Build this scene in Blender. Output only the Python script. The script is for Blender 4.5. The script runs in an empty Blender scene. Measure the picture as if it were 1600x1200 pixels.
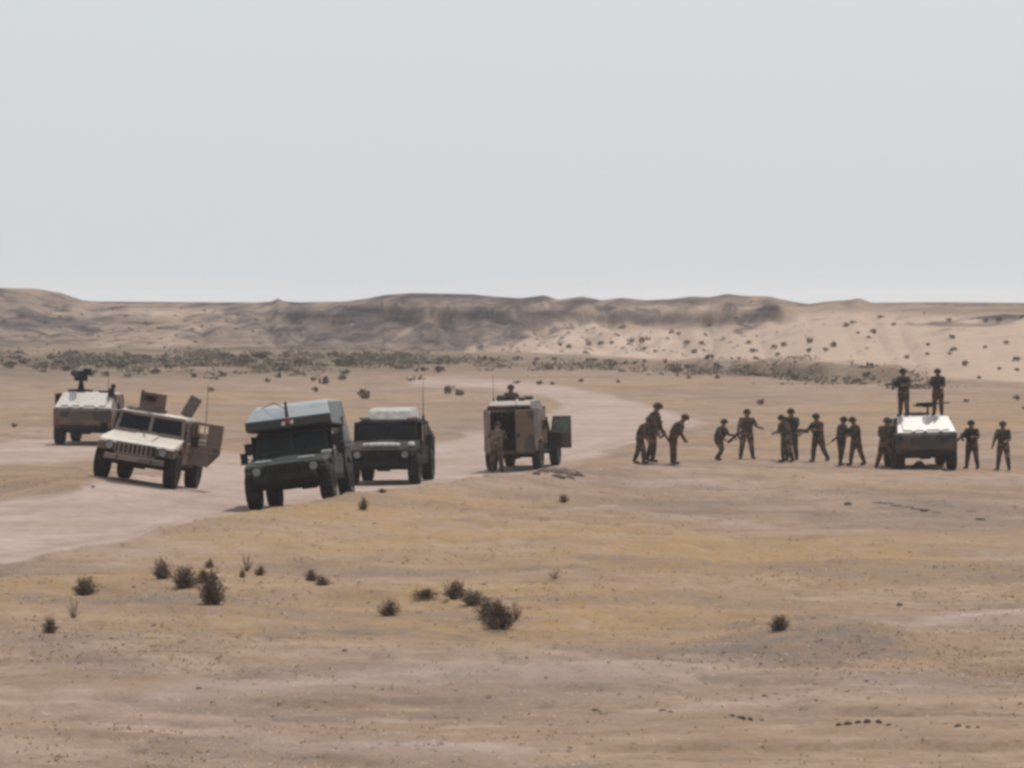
import bpy, bmesh, math, random
import numpy as np
from mathutils import Vector, Matrix

random.seed(7)
SC = bpy.context.scene
COL = SC.collection
R = math.radians
F = 6515.0          # focal length in pixels of a 1600 px wide frame
EYE = 5.5

# ------------------------------------------------------------------ camera, light, sky, exposure
cam_data = bpy.data.cameras.new('camera')
cam = bpy.data.objects.new('camera', cam_data); COL.objects.link(cam)
cam.location = (0, 0, EYE)
cam.rotation_euler = (R(90) - math.atan(130 / F), 0, 0)
cam_data.sensor_width = 36.0
cam_data.lens = F / 1600 * 36.0
cam_data.clip_start = 0.5
cam_data.clip_end = 9000
SC.camera = cam

SUN_EL, SUN_AZ = 58.0, 24.0        # azimuth measured from +Y (view direction) to +X
sd = Vector((math.sin(R(SUN_AZ)) * math.cos(R(SUN_EL)), math.cos(R(SUN_AZ)) * math.cos(R(SUN_EL)), math.sin(R(SUN_EL))))
sun_data = bpy.data.lights.new('sun', 'SUN')
sun_data.energy = 3.2
sun_data.angle = R(0.6)
sun_data.color = (1.0, 0.955, 0.90)
sun = bpy.data.objects.new('sun', sun_data); COL.objects.link(sun)
sun.rotation_euler = sd.to_track_quat('Z', 'Y').to_euler()
sun.location = (0, 0, 60)

world = bpy.data.worlds.new("World"); SC.world = world
world.use_nodes = True
wn = world.node_tree.nodes; wl = world.node_tree.links
wn.clear()
sky = wn.new('ShaderNodeTexSky'); sky.sky_type = 'NISHITA'; sky.sun_disc = False
sky.sun_elevation = R(SUN_EL); sky.sun_rotation = R(SUN_AZ)
sky.dust_density = 6.0; sky.air_density = 1.0; sky.ozone_density = 1.0; sky.altitude = 200
pale = wn.new('ShaderNodeRGB'); pale.outputs[0].default_value = (7.45, 7.95, 8.3, 1)
mixw = wn.new('ShaderNodeMix'); mixw.data_type = 'RGBA'; mixw.inputs[0].default_value = 0.80
# thick haze low down, thinning smoothly towards the zenith
wtc = wn.new('ShaderNodeTexCoord'); wsp = wn.new('ShaderNodeSeparateXYZ'); wmr = wn.new('ShaderNodeMapRange')
wmr.inputs[1].default_value = 0.0; wmr.inputs[2].default_value = 1.0; wmr.inputs[3].default_value = 0.82; wmr.inputs[4].default_value = 0.45
wl.new(wtc.outputs['Generated'], wsp.inputs[0]); wl.new(wsp.outputs[2], wmr.inputs[0]); wl.new(wmr.outputs[0], mixw.inputs[0])
bg = wn.new('ShaderNodeBackground'); bg.inputs[1].default_value = 0.1
wo = wn.new('ShaderNodeOutputWorld')
wl.new(sky.outputs[0], mixw.inputs[6]); wl.new(pale.outputs[0], mixw.inputs[7])
wl.new(mixw.outputs[2], bg.inputs[0]); wl.new(bg.outputs[0], wo.inputs[0])

SC.view_settings.view_transform = 'Standard'
SC.view_settings.look = 'None'
SC.view_settings.exposure = 0.0
SC.view_settings.gamma = 1.0
SC.view_settings.use_curve_mapping = False
SC.render.engine = 'CYCLES'
SC.cycles.filter_width = 3.1        # the photograph is soft
SC.cycles.max_bounces = 6
SC.cycles.volume_bounces = 1

# ------------------------------------------------------------------ noise
_rng = np.random.RandomState(11)
_perm = _rng.permutation(1024)
_val = _rng.rand(1024) * 2 - 1
def vnoise(x, y, seed=0):
    x = np.asarray(x, float) + seed * 37.13; y = np.asarray(y, float) + seed * 91.7
    xi = np.floor(x).astype(np.int64); yi = np.floor(y).astype(np.int64)
    fx = x - xi; fy = y - yi
    fx = fx * fx * fx * (fx * (fx * 6 - 15) + 10); fy = fy * fy * fy * (fy * (fy * 6 - 15) + 10)
    def h(a, b): return _val[_perm[(_perm[a & 1023] + b) & 1023]]
    a = h(xi, yi); b = h(xi + 1, yi); c = h(xi, yi + 1); d = h(xi + 1, yi + 1)
    return (a * (1 - fx) + b * fx) * (1 - fy) + (c * (1 - fx) + d * fx) * fy
def fbm(x, y, s, octaves=4, seed=0, gain=0.5):
    t = 0; amp = 1; n = 0
    for o in range(octaves):
        t = t + amp * vnoise(x / s * 2 ** o, y / s * 2 ** o, seed + o * 3); n += amp; amp *= gain
    return t / n * 1.6
def sstep(a, b, v):
    t = np.clip((v - a) / (b - a), 0, 1); return t * t * (3 - 2 * t)

# ------------------------------------------------------------------ terrain
# (px, py, distance): where the photograph shows the ground at a known distance
ANCH = [(-600,1200,48),(0,1200,48),(400,1200,48),(800,1200,48),(1200,1200,48),(1600,1200,48),(2200,1200,48),
        (0,1040,62),(500,1040,61),(1000,1040,62),(1600,1040,62),
        (0,890,84),(200,850,90),(150,950,73),(600,930,77),(1000,900,81),(1600,900,81),(-500,880,84),
        (600,840,92),(1000,830,97),(1400,830,97),(1900,830,98),
        (405,798,101.3),(517,790,101.5),(432,792,104.6),(545,782.5,104.8),
        (160,752,107),(262,765,107),(186,751,110.3),(292,763,110.5),
        (570,757,121.3),(645,756,121.5),(585,751,124.6),(660,750,124.8),
        (750,752,122),(700,775,112),(900,760,122),
        (773,738,144),(850,733,145),(800,728,148),
        (1000,725,141),(1025,721,142),(1055,724,145),(1125,720,150),(1167,717,151),(1230,722,151),(1280,722,151),(1330,727,150),
        (1400,733,145),(1485,733,145),(1400,726,149),(1480,726,149),(1520,733,150),(1568,735,150),(1750,738,150),(2100,740,150),
        (110,693,150),(190,694,150),(0,700,145),(0,745,118),(-400,745,118),(-100,790,105),(20,650,180),(-500,690,150),(300,690,160),
        (300,640,225),(640,650,215),(0,620,240),(1100,650,213),(1600,640,230),(-600,620,240),(2300,640,230),
        (0,592,320),(400,592,315),(800,597,302),(1200,597,302),(1700,603,290),(0,560,430),(500,556,440),(900,560,420),(1300,575,360)]
AX = np.array([(p[0] - 800) / F * p[2] for p in ANCH]); AY = np.array([p[2] for p in ANCH], float)
AZ = np.array([EYE + (470 - p[1]) / F * p[2] for p in ANCH])
AS = 2.0 + 0.00009 * AY ** 2.25       # each anchor's radius of influence
def z_base(x, y):
    x = np.asarray(x, float); y = np.asarray(y, float)
    num = np.zeros_like(x); den = np.zeros_like(x)
    for ax, ay, az, s in zip(AX, AY, AZ, AS):
        d2 = ((x - ax) ** 2 + (0.55 * (y - ay)) ** 2) / (s * s)
        w = 1.0 / (0.35 + d2) ** 1.7 * (1.0 / s) ** 0.4
        num += w * az; den += w
    return num / den
_T = AZ.copy()
for _ in range(25): AZ = AZ + 0.8 * (_T - z_base(AX, AY))

BPX = [-20000, -2500,-800,   0, 130, 300, 540, 650, 800, 950,1100,1200,1300,1450,1600,2400,5000,20000]
BYB = [600,  560, 540, 520, 520, 525, 480, 470, 445, 425, 395, 372, 345, 312, 292, 240, 300, 600]
BYT = [800,  700, 660, 640, 700, 700, 620, 575, 560, 570, 570, 560, 540, 520, 500, 430, 480, 800]
RPX = [-20000,-3000,-1500,-800,-300,0,60,100,130,150,400,425,434,445,470,540,575,600,640,700,740,780,815,850,872,910,940,970,1010,1050,1080,1110,1135,1160,1200,1232,1262,1290,1320,1340,1362,1450,1600,1900,2400,3500,6000,20000]
RPY = [455,460,452,462,455,450,451,458,469,471,472.5,471,466.5,471,472.5,471,466,461,458,459,460,464,466,461,468,463,469,465,469,467,463,464,459,462,463,470,475,471,469,466,473,472,473,470,462,455,458,455]
def px_of(x, y): return 800 + F * np.arctan2(x, y)
def terrain(x, y, fine=True, full=False):
    x = np.asarray(x, float); y = np.asarray(y, float)
    Rr = np.hypot(x, y)
    px = px_of(x, y)
    z0 = z_base(x, y)
    # --- undulation of the plain
    pe = 470 + (EYE - z0) * F / np.maximum(y, 5)
    road = road_mask(px, pe, x, y)
    rough = 1 - 0.75 * road
    near = 1 - sstep(170, 330, Rr)
    z = z0 + rough * (0.10 * fbm(x, y * 0.8, 9, 2, 1) * sstep(30, 45, Rr) * (0.35 + 0.65 * sstep(60, 75, np.abs(y - 118) + 25)) )
    # bank along the lower edge of the track
    crest_y = np.interp(px, [-400, 0, 200, 390, 530, 600, 700, 850, 960, 1100], [77, 83, 89, 96.8, 101, 109, 113, 125, 133, 150])
    cr_a = np.interp(px, [-600, -100, 100, 390, 700, 850, 1000, 1200], [0.1, 0.12, 0.14, 0.16, 0.26, 0.3, 0.15, 0.0])
    dd = (y - crest_y)
    z = z + cr_a * np.where(dd > 0, np.exp(-(dd / 1.6) ** 2), np.exp(-(dd / 7.0) ** 2))
    # island of sand left of the track
    z = z + 0.35 * np.exp(-((px - 20) / 190) ** 2 - ((y - 116) / 6.0) ** 2)
    # long low swells and the gravel hump in the foreground
    z = z + 0.34 * np.exp(-((px - 1275) / 150) ** 2 - ((y - 67) / 2.0) ** 2)
    z = z + 0.13 * np.exp(-((px - 560) / 420) ** 2 - ((y - 84 - 0.01 * (px - 560)) / 3.0) ** 2)
    z = z + 0.15 * np.exp(-((px - 1150) / 260) ** 2 - ((y - 112) / 4.0) ** 2)
    z = z + 0.16 * np.exp(-((px - 1480) / 120) ** 2 - ((y - 113) / 2.0) ** 2)
    z = z + 0.12 * np.exp(-((px - 150) / 150) ** 2 - ((y - 60) / 2.0) ** 2)
    if fine:
        a = rough * near
        z = z + a * (0.035 * fbm(x, y * 0.7, 2.2, 3, 5) + 0.016 * fbm(x, y, 0.5, 3, 9))
        z = z - a * 0.08 * sstep(0.22, 0.36, fbm(x * 0.55, y, 2.2, 4, 21)) * sstep(40, 50, Rr)
        z = z + a * 0.09 * sstep(0.1, 0.7, fbm(x * 0.4, y * 0.8, 3.0, 4, 23))
        z = z + near * road * 0.012 * fbm(x * 0.3 + y * 0.15, y, 0.9, 2, 31)
        z = z + (1 - near) * 0.12 * fbm(x, y, 6, 3, 14)
    # far banks: a dark bank in the middle distance on the right, low rises on the left
    bank_y = np.interp(px, [700, 850, 1000, 1150, 1300, 1430, 1700], [430, 415, 375, 335, 305, 290, 280])
    bank_a = np.interp(px, [650, 800, 950, 1120, 1200, 1400, 1440, 1700], [0.0, 0.5, 0.4, 1.0, 1.2, 1.3, 0.4, 0.1])
    z = z + bank_a * (0.8 + 0.3 * fbm(x, y, 5, 2, 51)) * sstep(-2.5, 3, y - bank_y) * (1 - sstep(9, 26, y - bank_y))
    z = z + 0.5 * np.exp(-((px - 420) / 130) ** 2 - ((y - 400) / 25) ** 2)
    z = z + 0.9 * np.exp(-((px + 40) / 160) ** 2 - ((y - 330) / 12) ** 2)
    # --- bluffs
    yb = np.interp(px, BPX, BYB); yt = np.interp(px, BPX, BYT); rp = np.interp(px, RPX, RPY)
    yb = yb + 12 * fbm(px, px * 0, 160, 3, 71)
    zt = EYE + (470 - rp) / F * yt
    s = (Rr - yb) / (yt - yb)
    calm = sstep(120, 150, px) * (1 - sstep(500, 580, px))
    lc = sstep(380, 480, px) * (1 - sstep(1215, 1260, px))      # cliff stretch
    smooth_g = 0.5 * np.clip(s, 0, 1) + 0.5 * sstep(0, 1, s)
    warp = s + 0.06 * fbm(px, Rr, 90, 3, 77)
    cliff_g = (0.50 * sstep(0.0, 0.62, warp) * (0.7 + 0.3 * np.clip(warp / 0.6, 0, 1)) + 0.34 * sstep(0.60, 0.63, warp) + 0.16 * sstep(0.68, 1, s))
    g = smooth_g * (1 - lc) + cliff_g * lc
    zf = z
    top = np.where(s > 0, 1, 0)
    zz = zf + (zt - zf) * g
    # gullies running down the faces
    ph = px / 34.0 + 1.4 * fbm(px, s * 100, 140, 3, 81) + s * np.where(px < 600, 1.6, 2.6)
    rid = 1 - np.abs(((ph * 0.5) % 1.0) * 2 - 1)
    gul = (rid ** 1.5) * sstep(0.02, 0.3, s) * (1 - sstep(0.62, 0.95, s))
    amp = np.interp(px, [0, 200, 450, 900, 1150, 1300, 1600], [0.5, 0.6, 1.0, 1.1, 0.5, 0.25, 0.2])
    zz = zz - 1.25 * amp * gul * (0.7 + 0.5 * fbm(px, s * 60, 60, 2, 83))
    rg1 = 1 - np.abs(fbm(x, y * 0.7, 13, 4, 171)); 
    zz = zz - 0.75 * np.clip(rg1 - 0.72, 0, 1) / 0.28 * sstep(0.05, 0.3, s) * (1 - sstep(0.75, 1.0, s)) * np.interp(px, [0, 380, 480, 1150, 1280], [.5, .6, 1, .8, .25])
    zz = zz + 0.28 * fbm(x, y, 10, 4, 91) * sstep(0, 0.2, s) * (1 - sstep(0.8, 1.0, s)) * (1 - 0.5 * sstep(1250, 1350, px))
    plat = zt - 0.004 * (Rr - yt) + 0.15 * fbm(x, y, 40, 2, 95) * sstep(1.1, 1.6, s) - 0.3 * sstep(1.0, 1.4, s)
    plat = np.where(calm > 0.5, np.minimum(plat, zt), plat)
    zz = np.where(s > 1, np.maximum(plat, 2.5), zz)
    z = np.where(s > 0, zz, zf)
    if full: return z, s, pe, px, road
    return z

def poly_sd(px, py, poly, sy=1.0):
    """signed distance (negative inside) in authoring coordinates"""
    P = np.array(poly, float)
    inside = np.zeros(px.shape, bool); best = np.full(px.shape, 1e9)
    n = len(P)
    for i in range(n):
        x1, y1 = P[i]; x2, y2 = P[(i + 1) % n]
        cond = ((y1 > py) != (y2 > py))
        xx = (x2 - x1) * (py - y1) / ((y2 - y1) if y2 != y1 else 1e-9) + x1
        inside ^= cond & (px < xx)
        ex, ey = x2 - x1, (y2 - y1) * sy
        wx, wy = px - x1, (py - y1) * sy
        t = np.clip((wx * ex + wy * ey) / (ex * ex + ey * ey + 1e-9), 0, 1)
        best = np.minimum(best, np.hypot(wx - t * ex, wy - t * ey))
    return np.where(inside, -best, best)

TRACK = [(-1400,770),(-400,772),(0,783),(110,770),(150,757),(210,750),(330,735),(420,722),(560,700),(700,688),(760,672),(830,655),(880,635),(862,622),(800,613),(730,607),(640,602),
         (640,590),(740,592),(860,602),(960,618),(1030,640),(1110,660),(1040,676),(990,694),(930,713),(860,737),(760,752),(600,770),(530,778),(390,801),(200,849),(0,888),(-400,960),(-1400,1100)]
TRACK2 = [(-1400,688),(0,690),(90,686),(180,690),(300,700),(400,714),(470,722),(400,742),(330,738),(250,734),(150,722),(0,727),(-400,732),(-1400,735)]
def road_mask(px, pe, x, y):
    w = fbm(x, y, 3.0, 3, 41) * 5
    a = poly_sd(px + w * 2, pe + w * 0.6, TRACK, 2.0)
    b = poly_sd(px + w * 2, pe + w * 0.6, TRACK2, 2.0)
    d = np.minimum(a, b)
    return 1 - sstep(-9, 6, d)

def ell(px, py, cx, cy, rx, ry, ang=0.0):
    c, s_ = math.cos(R(ang)), math.sin(R(ang))
    u = ((px - cx) * c + (py - cy) * s_) / rx; v = (-(px - cx) * s_ + (py - cy) * c) / ry
    return np.exp(-(u * u + v * v) ** 1.3)
def line_mask(px, py, pts, w):
    P = pts; best = np.full(px.shape, 1e9)
    for (x1, y1), (x2, y2) in zip(P[:-1], P[1:]):
        ex, ey = x2 - x1, (y2 - y1) * 3
        wx, wy = px - x1, (py - y1) * 3
        t = np.clip((wx * ex + wy * ey) / (ex * ex + ey * ey), 0, 1)
        best = np.minimum(best, np.hypot(wx - t * ex, wy - t * ey))
    return np.exp(-(best / (w * 3)) ** 2)

# ---- material helpers
def new_mat(name):
    m = bpy.data.materials.new(name); m.use_nodes = True
    nt = m.node_tree; nt.nodes.clear()
    out = nt.nodes.new('ShaderNodeOutputMaterial'); b = nt.nodes.new('ShaderNodeBsdfPrincipled')
    nt.links.new(b.outputs[0], out.inputs[0])
    return m, nt, b
def N(nt, t, **kw):
    n = nt.nodes.new(t)
    for k, v in kw.items(): setattr(n, k, v)
    return n
def mixc(nt, fac, a, b, mode='MIX'):
    m = N(nt, 'ShaderNodeMix', data_type='RGBA', blend_type=mode)
    for sock, v in ((m.inputs[0], fac), (m.inputs[6], a), (m.inputs[7], b)):
        if isinstance(v, (int, float)): sock.default_value = v
        elif isinstance(v, tuple): sock.default_value = v + (1,) if len(v) == 3 else v
        else: nt.links.new(v, sock)
    return m.outputs[2]
def mth(nt, op, a, b=None, clamp=False):
    m = N(nt, 'ShaderNodeMath', operation=op); m.use_clamp = clamp
    for i, v in enumerate((a, b)):
        if v is None: continue
        if isinstance(v, (int, float)): m.inputs[i].default_value = v
        else: nt.links.new(v, m.inputs[i])
    return m.outputs[0]
def noise(nt, vec, scale, detail=4, rough=0.55):
    n = N(nt, 'ShaderNodeTexNoise'); n.inputs['Scale'].default_value = scale
    n.inputs['Detail'].default_value = detail; n.inputs['Roughness'].default_value = rough
    nt.links.new(vec, n.inputs['Vector']); return n.outputs['Fac']
def rampf(nt, fac, lo, hi):
    m = N(nt, 'ShaderNodeMapRange'); m.interpolation_type = 'SMOOTHSTEP'
    m.inputs[1].default_value = lo; m.inputs[2].default_value = hi
    nt.links.new(fac, m.inputs[0]); return m.outputs[0]

def ground_material():
    m, nt, b = new_mat('desert_soil')
    tc = N(nt, 'ShaderNodeTexCoord').outputs['Object']
    at1 = N(nt, 'ShaderNodeAttribute', attribute_name='cover'); at2 = N(nt, 'ShaderNodeAttribute', attribute_name='rockiness')
    s1 = N(nt, 'ShaderNodeSeparateColor'); s2 = N(nt, 'ShaderNodeSeparateColor')
    nt.links.new(at1.outputs['Color'], s1.inputs[0]); nt.links.new(at2.outputs['Color'], s2.inputs[0])
    road, grass, gravel = s1.outputs; sand, rock, scrub = s2.outputs
    n1 = noise(nt, tc, 0.35, 5); n2 = noise(nt, tc, 2.2, 5, 0.65); n3 = noise(nt, tc, 9.0, 4, 0.7); n4 = noise(nt, tc, 0.09, 4)
    c = mixc(nt, rampf(nt, n1, 0.38, 0.62), (0.232, 0.170, 0.130), (0.286, 0.216, 0.170))
    c = mixc(nt, mth(nt, 'MULTIPLY', rampf(nt, n4, 0.42, 0.60), 0.45), c, (0.235, 0.160, 0.105))
    mp = N(nt, 'ShaderNodeMapping'); mp.inputs['Scale'].default_value = (0.5, 1.0, 1.0); nt.links.new(tc, mp.inputs[0])
    n5 = noise(nt, mp.outputs[0], 1.3, 6, 0.68)
    c = mixc(nt, mth(nt, 'MULTIPLY', rampf(nt, n5, 0.50, 0.72), 0.75), c, (0.175, 0.130, 0.105))
    c = mixc(nt, mth(nt, 'MULTIPLY', rampf(nt, n5, 0.50, 0.30), 0.6), c, (0.345, 0.265, 0.222))
    gfac = mth(nt, 'MULTIPLY', grass, rampf(nt, mth(nt, 'ADD', mth(nt, 'MULTIPLY', n2, 0.7), mth(nt, 'MULTIPLY', n5, 0.3)), 0.66, 0.40), True)
    c = mixc(nt, gfac, c, mixc(nt, n1, (0.335, 0.228, 0.120), (0.275, 0.187, 0.105)))
    c = mixc(nt, mth(nt, 'MULTIPLY', gravel, rampf(nt, n2, 0.30, 0.6)), c, (0.165, 0.132, 0.113))
    c = mixc(nt, road, c, mixc(nt, rampf(nt, n1, 0.35, 0.65), (0.385, 0.305, 0.272), (0.335, 0.262, 0.230)))
    c = mixc(nt, mth(nt, 'MULTIPLY', mth(nt, 'MULTIPLY', road, rampf(nt, n5, 0.48, 0.64)), 0.45), c, (0.255, 0.195, 0.165))
    c = mixc(nt, sand, c, mixc(nt, n4, (0.47, 0.36, 0.285), (0.38, 0.29, 0.235)))
    ms = N(nt, 'ShaderNodeMapping'); ms.inputs['Scale'].default_value = (0.03, 0.03, 1.1); nt.links.new(tc, ms.inputs[0])
    strata = rampf(nt, noise(nt, ms.outputs[0], 1.6, 4, 0.6), 0.42, 0.58)
    rc = mixc(nt, rampf(nt, noise(nt, tc, 0.5, 5), 0.3, 0.7), (0.036, 0.034, 0.039), (0.078, 0.066, 0.066))
    rc = mixc(nt, mth(nt, 'MULTIPLY', strata, 0.55), rc, (0.165, 0.132, 0.112))
    c = mixc(nt, rock, c, rc)
    c = mixc(nt, mth(nt, 'MULTIPLY', scrub, rampf(nt, n2, 0.3, 0.55)), c, (0.092, 0.078, 0.055))
    # speckle: pebbles and crumbs
    sp = mixc(nt, n3, (0.66, 0.66, 0.66), (1.34, 1.34, 1.34))
    c = mixc(nt, mth(nt, 'SUBTRACT', 0.85, mth(nt, 'MULTIPLY', road, 0.55)), c, sp, 'MULTIPLY')
    c2 = mixc(nt, rampf(nt, n2, 0.25, 0.75), (0.86, 0.85, 0.84), (1.13, 1.13, 1.12))
    c = mixc(nt, 0.8, c, c2, 'MULTIPLY')
    dark = rampf(nt, noise(nt, tc, 5.5, 3, 0.6), 0.64, 0.72)
    c = mixc(nt, mth(nt, 'MULTIPLY', dark, mth(nt, 'SUBTRACT', 0.45, mth(nt, 'MULTIPLY', road, 0.4))), c, (0.13, 0.10, 0.08))
    nt.links.new(c, b.inputs['Base Color'])
    b.inputs['Roughness'].default_value = 0.95
    b.inputs['Specular IOR Level'].default_value = 0.0
    bp = N(nt, 'ShaderNodeBump'); bp.inputs['Strength'].default_value = 0.55; bp.inputs['Distance'].default_value = 0.05
    nt.links.new(n3, bp.inputs['Height']); nt.links.new(bp.outputs[0], b.inputs['Normal'])
    return m

def build_ground():
    # angles: dense inside the view, widening outside
    dense = np.linspace(-0.142, 0.142, 620)
    step = dense[1] - dense[0]; out = []; a = 0.142; d = step
    while a < math.pi - 0.06:
        d = min(d * 1.12, 0.06); a += d; out.append(a)
    out = np.array(out); ang = np.concatenate([-out[::-1], dense, out])
    rows = [1.5, 4, 8, 13, 19, 25, 31, 36, 40, 43.5]; r = 45.0
    while r < 760:
        rows.append(r); r += min(r * r * 4.4e-5, 1.35 if r < 600 else 2.5)
    while r < 3000: rows.append(r); r *= 1.05
    rr = np.array(rows)
    Rg, Ag = np.meshgrid(rr, ang, indexing='ij')
    X = Rg * np.sin(Ag); Y = Rg * np.cos(Ag)
    Z, S, PE, PX, ROAD = terrain(X, Y, True, True)
    PF = 470 + (EYE - Z) * F / np.maximum(Rg, 5)
    nr, nc = X.shape
    # ---- cover masks
    w1 = fbm(X, Y, 4.0, 4, 101); w2 = fbm(X, Y, 1.2, 3, 103)
    px = PX + 40 * w1; pe = PE + 14 * w1 * np.clip((PE - 470) / 300, 0.2, 1.5)
    grass = 0.95 * ell(px, pe, 600, 838, 420, 42, 3) + 0.8 * ell(px, pe, 1150, 872, 480, 34) + 0.75 * ell(px, pe, 150, 930, 330, 42, -8) + 0.75 * ell(px, pe, 920, 950, 420, 45) \
        + 0.55 * ell(px, pe, 480, 985, 500, 34) + 0.5 * ell(px, pe, 40, 752, 170, 20) + 0.5 * ell(px, pe, 700, 785, 170, 22) + 0.6 * ell(px, pe, 1380, 655, 260, 14) + 0.45 * ell(px, pe, 1100, 700, 140, 14) \
        + 0.45 * ell(px, pe, 330, 625, 260, 12) + 0.5 * ell(px, pe, 560, 655, 120, 9) + 0.5 * ell(px, pe, 1000, 603, 260, 9) + 0.4 * ell(px, pe, 1540, 905, 220, 30) + 0.3 * ell(px, pe, 700, 1085, 500, 14) + 0.35 * ell(px, pe, 1500, 1035, 250, 14) \
        + 0.45 * ell(px, pe, 400, 718, 80, 10)
    grass = np.clip(grass * 1.15, 0, 1) * (0.78 + 0.55 * w1)
    grass = np.clip(grass + 0.35 * sstep(0.15, 0.6, fbm(X, Y, 12, 3, 107)) * (Rg < 260), 0, 1)
    trk = 0.0
    for pts, w, k in [([(100,1100),(330,1078),(520,1052),(760,1040),(1000,1042),(1090,1048)], 11, .75), ([(1230,985),(1400,968),(1700,948),(2200,930)], 6, .8),
                      ([(860,800),(960,795),(1060,808),(1200,822)], 4, .45), ([(-300,1130),(100,1105),(300,1150),(800,1175)], 16, .5), ([(1000,757),(1250,750),(1500,752),(1900,750)], 6, .45),
                      ([(560,872),(760,872),(950,865)], 4, .35), ([(1000,1120),(1300,1085),(1800,1075)], 10, .3)]:
        trk = np.maximum(trk, k * line_mask(PX + 12 * w1, PE + 4 * w2, pts, w))
    trk = trk * (0.75 + 0.5 * w2)
    road = np.clip(np.maximum(ROAD * (0.93 + 0.1 * w1), trk), 0, 1)
    for pts, w, k in [([(-300,905),(0,868),(200,836),(390,793),(540,768)], 2.6, .55), ([(-300,840),(0,822),(200,800),(390,768),(560,738),(760,712),(900,690)], 2.2, .35), ([(-300,822),(0,803),(200,784),(390,755),(560,727),(760,700),(930,672)], 2.2, .35),
                      ([(0,710),(200,707),(400,728)], 1.6, .4), ([(760,735),(870,715),(1000,682),(1080,660)], 1.8, .5), ([(640,700),(800,668),(900,640),(880,618)], 1.6, .3)]:
        road = road * (1 - k * line_mask(PX + 10 * w1, PE + 1.5 * w2, pts, w))
    road = road * (1 - 0.35 * sstep(0.1, 0.6, fbm(X * 0.35, Y, 2.2, 3, 151)))
    grass = grass * (1 - np.clip(road * 1.2, 0, 1))
    gravel = 1.0 * ell(px, pe, 1275, 1008, 160, 22) + 0.7 * ell(px, pe, 150, 1048, 110, 18, 6) + 0.55 * ell(px, pe, 600, 1000, 300, 14) + 0.6 * ell(px, pe, 1420, 790, 90, 12, 8) \
        + 0.5 * ell(px, pe, 260, 945, 170, 15) + 0.4 * ell(px, pe, 1200, 800, 200, 10) + 0.5 * ell(px, pe, 1350, 1130, 300, 12) + 0.4 * ell(px, pe, 700, 1130, 400, 12, 3) + 0.3 * ell(px, pe, 900, 895, 300, 9) \
        + 0.7 * ell(px, pe, 880, 742, 60, 6, 10)
    gravel = np.clip(gravel + 0.55 * sstep(0.15, 0.55, fbm(X * 0.6, Y, 3.5, 4, 111)), 0, 1) * (1 - ROAD)
    # ---- bluffs
    far = sstep(-0.01, 0.03, S)
    wb = fbm(X, Y, 14, 4, 121); q = PX + 14 * wb; v = PF + 4 * wb
    sandp = [(700,575),(745,552),(800,535),(868,503),(930,497),(960,512),(1150,512),(1235,492),(1300,484),(1500,492),(2400,488),(5000,500),(5000,700),(1700,640),(1500,604),(1430,584),(1320,566),(1100,566),(900,566)]
    sd_ = poly_sd(q, v, sandp, 1.5)
    sand = 0.9 * (1 - sstep(-12, 8, sd_))
    streak = fbm(PX + (PF - 500) * 1.7, PF * 0.0, 26, 3, 131)
    sand = sand * (0.78 + 0.35 * streak * (PX < 1050))
    for c in [(300,520,110,10,-18),(350,505,60,7,-20),(160,540,70,6,-15),(655,505,60,4,-40),(735,548,60,6,-22),(560,475,60,3,0),(245,487,130,5,0),(850,478,40,5,-20),(1100,483,130,5)]:
        sand = np.maximum(sand, 0.62 * ell(q, v, *c))
    rockm = 0.0 * Z
    for c in [(450,517,55,9,-4),(545,492,85,9,-8),(615,490,26,15,-60),(700,484,120,8,2),(790,496,50,8,25),(850,492,55,9),(1010,498,150,8,1),(960,496,60,7,3),(1090,500,50,6,0),(1192,494,34,9,-30),(1160,512,20,6,-35),
              (1500,505,70,4),(1560,497,40,5),(60,505,120,9),(180,500,60,6),(655,520,30,3,-45),(560,530,40,5,-40),(770,520,40,4,-30),(400,490,60,4),(985,488,60,4),(900,510,40,3,-25)]:
        rockm = np.maximum(rockm, 0.92 * ell(q, v, *c))  # dark rock bands, with shade of the cliff faces painted in
    wf = fbm(X, Y, 4.0, 4, 161); ws = fbm(PX + (PF - 500) * 1.2, PF * 3, 22, 4, 163)
    rockm = np.maximum(rockm, 0.5 * sstep(360, 470, PX) * (1 - sstep(830, 930, PX)) * (1 - sstep(545, 562, PF)) * (1 - sand))
    rockm = np.maximum(rockm, 0.42 * (1 - sstep(476, 484, PF)) * sstep(540, 600, PX)); rockm = np.maximum(rockm, 0.40 * (1 - sstep(474, 478, PF)) * sstep(120, 160, PX)); rockm = np.maximum(rockm, (0.30 + 0.16 * wf) * (1 - sstep(380, 480, PX)) * (1 - sstep(535, 550, PF)))
    rockm = sstep(0.16, 0.68, rockm + 0.22 * wf + 0.22 * ws)
    rockm = np.clip(rockm * (0.85 + 0.4 * wb) + 0.30 * (1 - sstep(470, 560, PF)) * (1 - sand) * sstep(-0.3, 0.4, wb) + 0.32 * ell(PX, PF, 620, 500, 260, 32), 0, 1)
    sand = sand * (1 - rockm * 0.95) * far; rockm = rockm * far
    low = sstep(250, 330, Rg)
    scrub = 1.0 * ell(q, v, 200, 564, 480, 26) * low + 0.5 * ell(q, v, 600, 565, 300, 14) * low + 0.8 * ell(q, v, 1260, 580, 190, 12) * low + 0.55 * ell(q, v, 930, 570, 130, 9) * low
    scrub = np.clip(scrub * (0.8 + 0.7 * wb), 0, 1) * (1 - road)
    me = bpy.data.meshes.new('ground')
    co = np.stack([X.ravel(), Y.ravel(), Z.ravel()], 1).astype(np.float32)
    idx = np.arange(nr * nc).reshape(nr, nc)
    quads = np.stack([idx[:-1, :-1], idx[:-1, 1:], idx[1:, 1:], idx[1:, :-1]], -1).reshape(-1, 4)
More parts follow.
